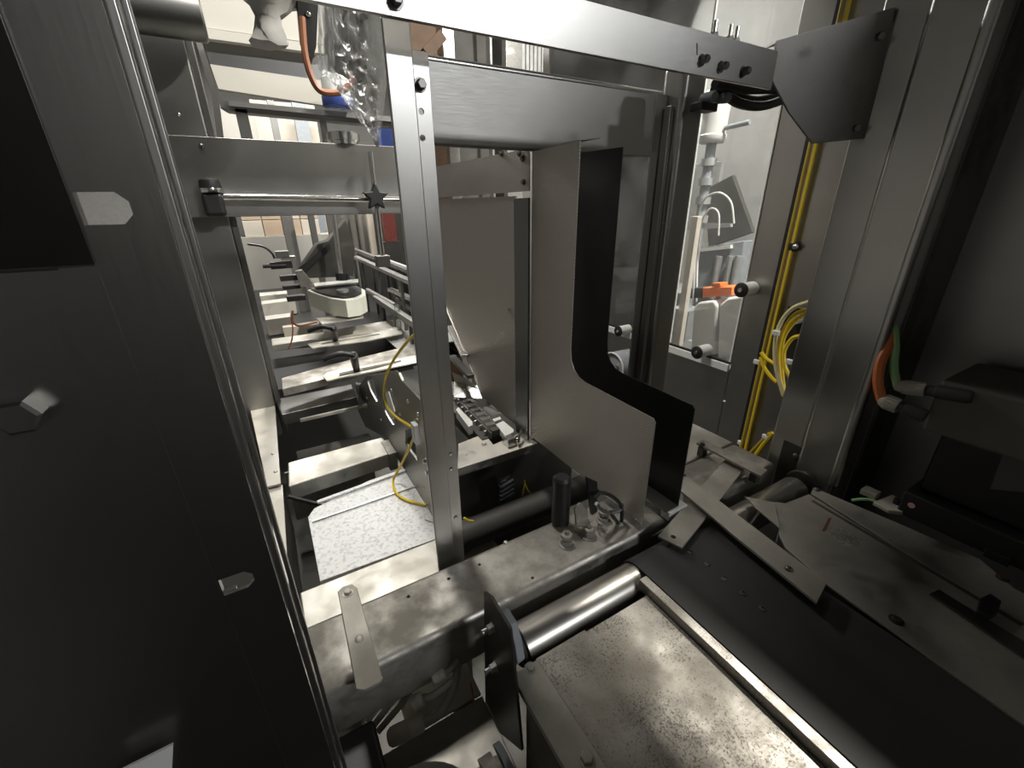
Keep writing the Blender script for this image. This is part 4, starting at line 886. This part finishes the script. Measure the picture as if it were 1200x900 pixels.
for k, pts in enumerate(([(0.791, 0.62, 1.64), (0.852, 0.62, 1.636), (0.92, 0.62, 1.634), (1.002, 0.62, 1.65)], [(0.814, 0.61, 1.631), (0.868, 0.61, 1.622), (0.936, 0.61, 1.625), (1.017, 0.61, 1.646)], [(0.767, 0.6, 1.643), (0.846, 0.6, 1.643), (0.966, 0.6, 1.654)])):
    MB().tube(pts, .0085, 10).build('hose', 'black_plastic', hz, smooth=True)
for p in ((0.768, 0.6, 1.624), (0.806, 0.6, 1.626)):
    f = MB().lathe(p, (-.3, -1, -.1), [(.008, -.03), (.0095, 0), (.007, .005)], 16).build('fitting', 'casting', hz, smooth=True)
box('manifold', (.745, .604, 1.603), (.79, .63, 1.616), 'black_plastic', hz)

# ------------------------------------------------------------------ seen through the window
pb = thing('pump_canister', 'white canister pump standing outside the window', 'pump', (1.86, 1.337, 1.253))
c0 = (1.86, 1.439, 1.841); c1 = (1.86, 1.427, 1.69)
MB().lathe(c1, (0, 0, 1), [(.05, 0), (.058, .01), (.058, .03), (.052, .035), (.056, .16), (.065, .165), (.065, .19), (.05, .20)], 24).build('canister', 'white_plastic', pb, smooth=True)
MB().cyl((c1[0], c1[1], .95), (c1[0], c1[1], c1[2]), .022, 14).build('stem', 'casting', pb, smooth=True)
for zz in (1.60, 1.52, 1.44, 1.36):
    MB().lathe((c1[0], c1[1], zz), (0, 0, 1), [(.034, 0), (.034, .03)], 14).build('coupling', 'galvanised', pb, smooth=True)
MB().cyl((1.86, 1.37, 1.742), (1.86, 1.259, 1.749), .010, 10).build('arm', 'casting', pb, smooth=True)
MB().box((c1[0] - .06, c1[1] - .06, 0), (c1[0] + .06, c1[1] + .06, .95)).build('stand', 'galvanised', pb)
bpn = prism('tilted_board', [(2.32, 1.779, 1.516), (2.32, 1.62, 1.583), (2.32, 1.442, 1.298), (2.32, 1.696, 1.202)], (.03, 0, 0), 'black_dusty', bevel=.003); tag(bpn, 'dark tilted board behind the white canister', 'board')
mc = thing('machine_block', 'grey machine block under the tilted board outside', 'machine', (2.1, 1.35, 0))
MB().prism([(2.1, 1.652, 1.208), (2.1, 1.34, 1.271), (2.1, 1.331, 1.052), (2.1, 1.62, 0.962)], (.20, 0, 0)).build('block', 'casting', mc, bevel=.004)
MB().prism([(2.08, 1.671, 1.342), (2.08, 1.417, 1.349), (2.08, 1.413, 1.333), (2.08, 1.665, 1.307)], (.02, 0, 0)).build('shelf', 'galvanised', mc)
MB().prism([(2.08, 1.614, 1.212), (2.08, 1.396, 1.249), (2.08, 1.393, 1.232), (2.08, 1.611, 1.194)], (.02, 0, 0)).build('shelf', 'white_plastic', mc)
for p in ((2.08, 1.447, 1.19), (2.08, 1.38, 1.196), (2.08, 1.339, 1.2)):
    MB().cyl(p, (p[0], p[1], p[2] - .22), .018, 12).build('hose', 'galvanised', mc, smooth=True)
MB().box((2.12, 1.36, 0), (2.40, 1.66, 1.02)).build('base', 'casting', mc)
tag(tube('white_hose', [(1.6, 1.201, 1.043), (1.6, 1.23, 1.275), (1.6, 1.232, 1.439), (1.6, 1.17, 1.482), (1.6, 1.106, 1.451), (1.6, 1.075, 1.373)], .004, 'white_plastic'), 'white hose arching beside the tilted board', 'hose')
tag(tube('white_hose', [(1.7, 1.259, 1.028), (1.74, 1.318, 1.223), (1.74, 1.325, 1.361), (1.74, 1.294, 1.421), (1.74, 1.249, 1.404), (1.74, 1.231, 1.316)], .004, 'white_plastic'), 'short white hose loop in front of the tilted board', 'hose')
ob = thing('orange_case', 'orange and black case outside the window', 'case', (1.6, 1.092, 1.083))
MB().prism([(1.6, 1.167, 1.117), (1.6, 1.035, 1.14), (1.6, 1.031, 1.107), (1.6, 1.16, 1.076)], (.11, 0, 0)).build('shell', 'orange_plastic', ob, bevel=.003)
MB().prism([(1.6, 1.238, 1.103), (1.6, 1.169, 1.117), (1.6, 1.162, 1.075), (1.6, 1.231, 1.06)], (.11, 0, 0)).build('dark_end', 'black_plastic', ob, bevel=.003)
MB().prism([(1.6, 1.127, 1.141), (1.6, 1.089, 1.148), (1.6, 1.086, 1.135), (1.6, 1.124, 1.126)], (.05, 0, 0)).build('latch', 'orange_plastic', ob, bevel=.002)
wc = thing('white_drum', 'white plastic container under the orange case', 'container', (1.95, 1.35, .2))
MB().prism([(1.58, 1.183, 1.033), (1.58, 1.162, 1.059), (1.58, 1.092, 1.079), (1.58, 1.073, 1.061), (1.58, 1.048, 0.856), (1.58, 1.16, 0.807)], (.16, 0, 0)).build('tank', 'white_plastic', wc, bevel=.012, seg=3)
MB().prism([(1.56, 1.052, 1.071), (1.56, 1.021, 1.103), (1.56, 0.955, 1.124), (1.56, 0.92, 0.897), (1.56, 1.017, 0.854)], (.16, 0, 0)).build('tank', 'white_plastic', wc, bevel=.012, seg=3)
MB().box((1.57, 1.0, 0.0), (1.73, 1.28, .84)).build('base', 'galvanised', wc)
cpt = (1.45, 1.138, 1.226)
tag(box('conduit_pipe', (1.45, cpt[1] - .014, 0), (1.475, cpt[1] + .014, 1.40), 'carton_pale'), 'pale square conduit outside left of the canister', 'pipe')
pt = box('partition', (2.6, 1.9, 0), (2.63, 3.2, 1.68), 'galvanised'); tag(pt, 'grey partition board seen between the black sheet and post', 'board')
ps = thing('poster', 'cream poster with dark line drawing above the partition', 'poster', (2.61, 2.4, 1.68))
pf = box('sheet', (2.60, 2.30, 1.682), (2.605, 2.62, 2.02), 'carton_pale', ps, bevel=0)
for pts in ([(2.598, 2.55, 1.95), (2.598, 2.47, 1.90), (2.598, 2.52, 1.80), (2.598, 2.45, 1.75)], [(2.598, 2.42, 1.98), (2.598, 2.40, 1.88), (2.598, 2.45, 1.80)], [(2.598, 2.57, 1.86), (2.598, 2.50, 1.84)]):
    MB().tube(pts, .006, 6).build('line', 'black_dusty', ps, smooth=True)
tag(box('dark_cabinet', (2.64, 2.62, 0), (2.9, 3.2, 2.05), 'casting'), 'dark cabinet beside the cream poster', 'cabinet')
tag(box('pallet_carton', (2.28, 2.10, .9255), (2.45, 2.32, 1.16), 'carton'), 'brown carton on the low bench outside', 'box')
tag(box('low_bench', (2.25, 1.75, 0), (2.55, 2.5, .925), 'galvanised'), 'low grey bench behind the near sill', 'bench')

# ================================================================== BLACK MOTOR at the right edge
mo = thing('servo_motor', 'black servo motor standing beside the outer plate', 'motor', (1.04, .15, .9))
box('head', (.952, .02, 1.075), (1.12, .213, 1.170), 'motor_dust_lit', mo, bevel=.006)
box('body', (.972, .02, .955), (1.12, .190, 1.0745), 'black_plastic', mo, bevel=.008)
box('flange', (.945, -.05, .906), (1.13, .200, .9548), 'black_plastic', mo, bevel=.004)
prism('rating_plate', [(0.972, 0.1, 1.116), (0.972, 0.117, 1.108), (0.972, 0.109, 1.007), (0.972, 0.072, 1.024)], (-.0008, 0, 0), 'label_grey', mo)
sk = MB().lathe((0.944, 0.183, 0.934), (-1, 0, 0), [(.0052, 0), (.0052, .0006)], 20).build('warning_sticker', 'sticker_pink', mo)
MB().prism([(0.944, 0.186, 0.931), (0.944, 0.181, 0.94), (0.944, 0.18, 0.938), (0.944, 0.185, 0.928)], (-.0003, 0, 0)).build('sticker_mark', 'black_plastic', sk)
dome((0.972, 0.144, 1.074), (-1, 0, 0), .003, mo, 'stainless_dark')
def gland(label, a, b_, r):
    t = thing('cable_connector', label, 'connector', a)
    a, b_ = Vector(a), Vector(b_); d = b_ - a; L_ = d.length
    MB().lathe(a, d, [(r * .75, 0), (r, L_ * .1), (r, L_ * .42)], 20).build('nut', 'grey_plastic', t, smooth=True)
    mb = MB(); x, y, dd = _frame(d)
    for k in range(14):
        an = 2 * math.pi * k / 14; o_ = (x * math.cos(an) + y * math.sin(an)) * r * 1.0
        mb.bar(a + d * .12 + o_, a + d * .40 + o_, r * .22, r * .1, tuple(o_))
    mb.build('grip_ribs', 'grey_plastic', t)
    MB().lathe(a + d * .44, d, [(r * .8, 0), (r * .8, L_ * .1), (r * .98, L_ * .12), (r * .98, L_ * .5), (r * .8, L_ * .56)], 20).build('barrel', 'black_dusty', t, smooth=True)
    return t
gland('grey ribbed connector joined to the green cable', (0.95, 0.266, 1.141), (0.951, 0.169, 1.155), .0115)
gland('grey ribbed connector joined to the orange cable', (0.93, 0.274, 1.115), (0.93, 0.208, 1.109), .0125)
tag(tube('motor_cable', [(0.97, 0.317, 1.246), (0.965, 0.301, 1.236), (0.96, 0.289, 1.208), (0.955, 0.278, 1.169), (0.95, 0.263, 1.14)], .0065, 'green_cable'), 'light green cable rising from the upper motor connector', 'cable')
tag(tube('motor_cable', [(0.965, 0.306, 1.235), (0.955, 0.297, 1.207), (0.94, 0.295, 1.178), (0.93, 0.286, 1.145), (0.93, 0.272, 1.114)], .0085, 'orange_cable'), 'orange cable rising from the lower motor connector', 'cable')
tag(tube('motor_lead', [(0.916, 0.259, 0.906), (0.932, 0.243, 0.912), (0.941, 0.223, 0.912), (0.944, 0.201, 0.906)], .0028, 'green_cable'), 'thin pale wire lying along the outer plate', 'wire')
tag(box('wire_clip', (.952, .236, .9055), (.975, .262, .918), 'grey_plastic'), 'small grey wire clip beside the thin pale wire', 'clip')
tm = thing('terminal_cover', 'small pale terminal cover on the plate at the motor foot', 'cover', (0.939, 0.21, 0.906))
prism('cover', [(0.932, 0.232, 0.906), (0.99, 0.224, 0.906), (0.985, 0.205, 0.906), (0.946, 0.189, 0.906), (0.928, 0.205, 0.906)], (0, 0, .008), 'grey_plastic', tm, bevel=.002)
MB().lathe((0.963, 0.207, 0.914), (0, 0, 1), [(.006, 0), (.006, .01)], 12).build('knob', 'black_plastic', tm, smooth=True)
tag(box('clamp_block', offs([(0.956, 0.07, 0.906)], (-.02, -.02, 0))[0], offs([(0.956, 0.07, 0.906)], (.05, .01, .015))[0], 'black_plastic'), 'low dark clamp block in front of the motor foot', 'block')

# ================================================================== UPPER LEFT: boards, bag, cables
for poly, lab, mat in (
        ([(-0.043, 1.95, 2.081), (0.395, 1.95, 2.159), (0.365, 1.95, 1.983), (-0.024, 1.95, 1.98)], 'upper pale board of the stack behind the column', 'white_board'),
        ([(-0.019, 1.93, 1.974), (0.36, 1.93, 1.975), (0.356, 1.93, 1.95), (-0.008, 1.93, 1.947)], 'narrow pale ledge board below the upper board', 'white_board'),
        ([(-0.002, 1.95, 1.883), (0.357, 1.95, 1.873), (0.344, 1.95, 1.795), (0.006, 1.95, 1.816)], 'lower pale board of the stack above the dark rail', 'white_board')):
    tag(prism('carton_board', poly, (0, .03, 0), mat), lab, 'board')
tag(prism('gap_shade_strip', [(-0.009, 2, 1.963), (0.381, 2, 1.967), (0.367, 2, 1.884), (-0.002, 2, 1.894)], (0, .03, 0), 'stainless_dark'), 'dark strip standing in for the shaded gap between the pale boards', 'rail')  # dark strip painted in for the shade between the boards
sr = thing('support_rail', 'dark steel support rail with legs below the pale boards', 'rail', (.3, 1.9, 1.7))
prism('rail', [(0.001, 1.9, 1.797), (0.012, 1.9, 1.775), (0.62, 1.9, 1.769), (0.616, 1.9, 1.734), (0.02, 1.9, 1.746), (-0.001, 1.9, 1.759)], (0, .05, 0), 'stainless_dark', sr)
prism('rail_face', [(0.027, 1.885, 1.773), (0.615, 1.885, 1.767), (0.614, 1.885, 1.749), (0.023, 1.885, 1.759)], (0, .01, 0), 'stainless_dull', sr)
for a, b_ in (((0.039, 1.9, 1.755), (0.074, 1.9, 1.665)), ((0.305, 1.9, 1.742), (0.322, 1.9, 1.672))):
    MB().box(a, (b_[0], 1.94, b_[2])).build('leg', 'stainless_dark', sr)
prism('slant_bar', [(-0.03, 1.88, 2.001), (-0.017, 1.88, 2.003), (0.002, 1.88, 1.789), (-0.012, 1.88, 1.668), (-0.031, 1.88, 1.667), (-0.018, 1.88, 1.783)], (0, .02, 0), 'stainless_dark', sr)
jar = thing('capped_jar', 'blue rimmed pale jar behind the plastic bag', 'jar', (0.367, 1.85, 1.781))
p = (0.363, 1.85, 1.791)
MB().lathe((p[0], p[1], p[2] - .015), (0, 0, 1), [(.05, 0), (.052, .003), (.052, .03), (.05, .032)], 22).build('rim', 'blue_plastic', jar, smooth=True)
MB().lathe((p[0], p[1], p[2] + .018), (0, 0, 1), [(.046, 0), (.046, .05), (.03, .06)], 22).build('body', 'white_plastic', jar, smooth=True)
can = thing('metal_cup', 'short shiny metal cup standing on the left beam', 'cup', (0.341, 1.735, 1.655))
p = (0.342, 1.735, 1.658)
MB().lathe((p[0], p[1], 1.6452), (0, 0, 1), [(.045, 0), (.045, .010), (.052, .011), (.052, .034), (.048, .036)], 24).build('cup', 'polished', can, smooth=True)
# black bracket with a copper coloured cable
bk2 = thing('hanging_bracket', 'black bracket hanging at the top beside the plastic bag', 'bracket', (0.233, 1.5, 1.839))
prism('arm', [(0.23, 1.5, 1.974), (0.289, 1.5, 1.984), (0.259, 1.5, 1.852), (0.242, 1.5, 1.817), (0.233, 1.5, 1.835), (0.22, 1.5, 1.856)], (0, .02, 0), 'black_plastic', bk2, bevel=.002)
dome((0.251, 1.5, 1.921), (0, -1, 0), .007, bk2, 'polished')
tag(tube('brown_cable', [(0.231, 1.48, 1.907), (0.224, 1.48, 1.833), (0.229, 1.48, 1.781), (0.247, 1.48, 1.747), (0.287, 1.48, 1.745), (0.32, 1.48, 1.76), (0.342, 1.48, 1.785)], .0085, 'copper_cable'), 'brown cable curling below the black bracket', 'cable')
cl = thing('wrapped_cloth', 'grey crumpled wrapping at the top left of the bracket', 'wrap', (0.174, 1.5, 1.904))
mb = MB(); rr = random.Random(3)
p = Vector((0.168, 1.5, 1.941)); rows = []
V = []; F = []
for i in range(9):
    for j in range(12):
        a = 2 * math.pi * j / 12; r = (.045 + .02 * math.sin(i * .9)) * (1 - .55 * (i / 8) ** 2) * rr.uniform(.8, 1.2)
        V.append((p.x + math.cos(a) * r * 1.5 - i * .003, p.y + math.sin(a) * r, p.z + .06 - i * .020 + rr.uniform(-.008, .008)))
for i in range(8):
    for j in range(12):
        F.append((i * 12 + j, i * 12 + (j + 1) % 12, (i + 1) * 12 + (j + 1) % 12, (i + 1) * 12 + j))
F.append(tuple(range(11, -1, -1))); F.append(tuple(range(96, 108)))
mb.add(V, F); wo = mb.build('wrap', 'cloth', cl, smooth=True)
for pg in wo.data.polygons: pg.use_smooth = True
# clear plastic bag
bg = thing('plastic_bag', 'clear crumpled plastic bag hanging from the top rail', 'bag', (0.315, 1.3, 1.609))
left = [(0.246, 1.3, 1.907), (0.239, 1.3, 1.857), (0.227, 1.3, 1.798), (0.221, 1.3, 1.756), (0.253, 1.3, 1.725), (0.274, 1.3, 1.691), (0.3, 1.3, 1.656), (0.325, 1.3, 1.623), (0.337, 1.3, 1.596)]
right = [(0.393, 1.3, 1.933), (0.392, 1.3, 1.88), (0.389, 1.3, 1.819), (0.385, 1.3, 1.774), (0.383, 1.3, 1.738), (0.373, 1.3, 1.699), (0.362, 1.3, 1.66), (0.352, 1.3, 1.624), (0.344, 1.3, 1.596)]
for sgn, nm in ((1, 'front_film'), (-1, 'back_film')):
    mb = MB(); V = []; F = []; nu, nv = 15, 33
    for i in range(nv):
        t = i / (nv - 1) * (len(left) - 1); k = min(int(t), len(left) - 2); f_ = t - k
        a = Vector(left[k]).lerp(Vector(left[k + 1]), f_); b_ = Vector(right[k]).lerp(Vector(right[k + 1]), f_)
        for j in range(nu):
            s_ = j / (nu - 1); q = a.lerp(b_, s_)
            d = math.sin(math.pi * s_) * (b_ - a).length * .22 + (rr.uniform(-.007, .007) + .006 * math.sin(s_ * 17 + i * .35)) * math.sin(math.pi * s_)
            V.append((q.x, q.y - sgn * d, q.z + rr.uniform(-.002, .002)))
    for i in range(nv - 1):
        for j in range(nu - 1):
            F.append((i * nu + j, i * nu + j + 1, (i + 1) * nu + j + 1, (i + 1) * nu + j))
    mb.add(V, F); mb.build(nm, 'film', bg, smooth=True)

# ------------------------------------------------------------------ far background behind the conveyor
FAR = [  # name, label, category, material, low corner, high corner
    ('machine_post', 'dark upright post left of the ribbed sheet, nearest the centre post', 'post', 'wood', (0.911, 2.6, 2.143), (1.1, 2.65, 2.362)),
    ('machine_post', 'bright slim upright left of the ribbed sheet', 'post', 'stainless_bright', (1.074, 2.55, 2.124), (1.137, 2.6, 2.38)),
    ('machine_post', 'thin bright upright in the dark gap above the upper beam', 'post', 'stainless_bright', (1.35, 2.55, 2.153), (1.363, 2.6, 2.419)),
    ('dark_sheet', 'dark sheet behind the thin bright uprights', 'sheet', 'black_dusty', (1.203, 2.7, 2.147), (1.578, 2.75, 2.506)),
    ('machine_post', 'bright angle post at the left edge of the ribbed sheet', 'post', 'stainless_bright', (1.451, 2.55, 2.109), (1.558, 2.6, 2.405)),
    ('machine_post', 'grey post at the right edge of the ribbed sheet', 'post', 'stainless_dull', (2.21, 2.5, 2.06), (2.289, 2.55, 2.458)),
    ('wrapped_stack', 'white wrapped stack far behind, left of the rail leg', 'stack', 'white_board', (-0.04, 5.8, 2.052), (0.282, 5.85, 2.437)),
    ('wrapped_stack', 'white wrapped stack far behind the metal cup', 'stack', 'carton_pale', (0.274, 6, 2.078), (0.916, 6.05, 2.509)),
    ('far_drum', 'blue grey drum far behind the left beam', 'drum', 'casting', (0.649, 5.7, 2.054), (0.785, 5.75, 2.485)),
    ('rack_post', 'dark rack post far behind the rail leg', 'post', 'stainless_dark', (0.412, 5.6, 2.031), (0.476, 5.65, 2.445)),
    ('far_crate', 'blue crate behind the plastic bag tip', 'crate', 'blue_plastic', (1.086, 4, 1.904), (1.257, 4.05, 2.102)),
    ('far_bench', 'white shelf sheet under the far cartons', 'bench', 'white_board', (-0.131, 5, 0.638), (0.277, 5.05, 1.151)),
    ('machine_post', 'grey upright of the far frame left of the gear housing', 'post', 'stainless_dull', (0.197, 3.4, 1.169), (0.265, 3.45, 1.423)),
    ('machine_post', 'dark upright behind the gear housing', 'post', 'stainless_dark', (0.342, 3.2, 1.149), (0.378, 3.25, 1.422)),
    ('machine_post', 'dark double upright right of the gear housing', 'post', 'stainless_dark', (0.466, 3.3, 1.131), (0.555, 3.35, 1.418)),
    ('far_board', 'bright white far window left of the rails', 'panel', 'white_board', (0.764, 4.6, 1.064), (0.85, 4.65, 1.42)),
    ('far_board', 'second bright far window right of the first', 'panel', 'white_board', (0.824, 4.5, 1.068), (0.894, 4.55, 1.419)),
    ('machine_post', 'dark upright between the bright far windows', 'post', 'stainless_dark', (0.751, 4.2, 1.096), (0.78, 4.25, 1.422)),
    ('machine_post', 'dark upright right of the bright far windows', 'post', 'stainless_dark', (0.827, 4.2, 1.091), (0.85, 4.25, 1.421)),
    ('machine_post', 'grey wide upright behind the backing rail', 'post', 'stainless_dull', (0.812, 4, 1.048), (0.891, 4.05, 1.421)),
    ('machine_post', 'pale wooden upright beside the grey wide upright', 'post', 'carton_pale', (0.866, 3.9, 1.012), (0.915, 3.95, 1.421)),
    ('far_board', 'dark panel behind the knob rod', 'panel', 'black_dusty', (0.945, 4.1, 0.933), (1.232, 4.15, 1.431)),
    ('red_package', 'red wrapped package behind the knob rod', 'package', 'red_wrap', (0.972, 3.8, 1.172), (1.072, 3.85, 1.419)),
]
for nm, lab, cat, mat, lo, hi in FAR:   # everything stands on the floor or on the conveyor bed
    foot = .7502 if (hi[2] < 1.6 and lo[1] < 4.5 and hi[0] < .79) else 0.0
    if nm in ('red_package', 'far_crate'): foot = lo[2]
    if nm == 'far_bench': lo, hi = (-.12, lo[1], 0), (.75, 5.33, 1.1885)
    if nm == 'far_crate': hi = (hi[0], hi[1] + .16, hi[2])
    tag(box(nm, (lo[0], lo[1], foot), hi, mat), lab, cat)
pk = [f for f in FAR if f[0] == 'red_package'][0]
tag(box('package_stand', (pk[4][0] - .02, pk[4][1], .0), (pk[5][0] + .02, pk[5][1] + .02, pk[4][2] - .0005), 'black_dusty'), 'dark stand under the red wrapped package', 'stand')
cf = [f for f in FAR if f[0] == 'far_crate'][0]
tag(box('crate_stand', (cf[4][0] + .005, cf[4][1] + .16, 0), (cf[5][0] - .005, cf[5][1] + .15, cf[4][2] - .0005), 'black_dusty'), 'dark stand under the far blue crate', 'stand')
rs = thing('ribbed_sheet', 'bright vertically ribbed steel sheet above the upper beam', 'sheet', (1.8, 2.6, 0))
a = (1.588, 2.6, 2.063); b_ = (2.309, 2.6, 2.128)
n = 26
for k in range(n):
    x = a[0] + (b_[0] - a[0]) * k / n
    MB().box((x, 2.6, 1.9), (x + (b_[0] - a[0]) / n * .72, 2.612, 2.6)).build('rib', 'galvanised', rs)
box('backing', (a[0], 2.6125, 0), (b_[0], 2.62, 2.6), 'stainless_dull', rs, bevel=0)
# stack of cartons seen under the left beam
for r_ in range(3):
    for c_ in range(4):
        x = -.05 + c_ * .17; z = 1.19 + r_ * .15; pale = (r_ + c_) % 3 == 0
        o = box('carton', (x, 5.02, z), (x + .164, 5.3, z + .145), 'carton_pale' if pale else 'carton', bevel=.004)
        tag(o, '%s carton in the %s row, %s from the left, far under the left beam' % ('pale' if pale else 'brown', ('bottom', 'middle', 'top')[r_], ('first', 'second', 'third', 'fourth')[c_]), 'carton', 'cartons under the left beam')
tag(MB().bar((0.952, 2.48, 2.157), (1.05, 2.48, 2.247), .05, .04, (0, 1, 0)).build('timber_brace', 'wood'), 'brown timber brace in the dark gap beside the post', 'brace')
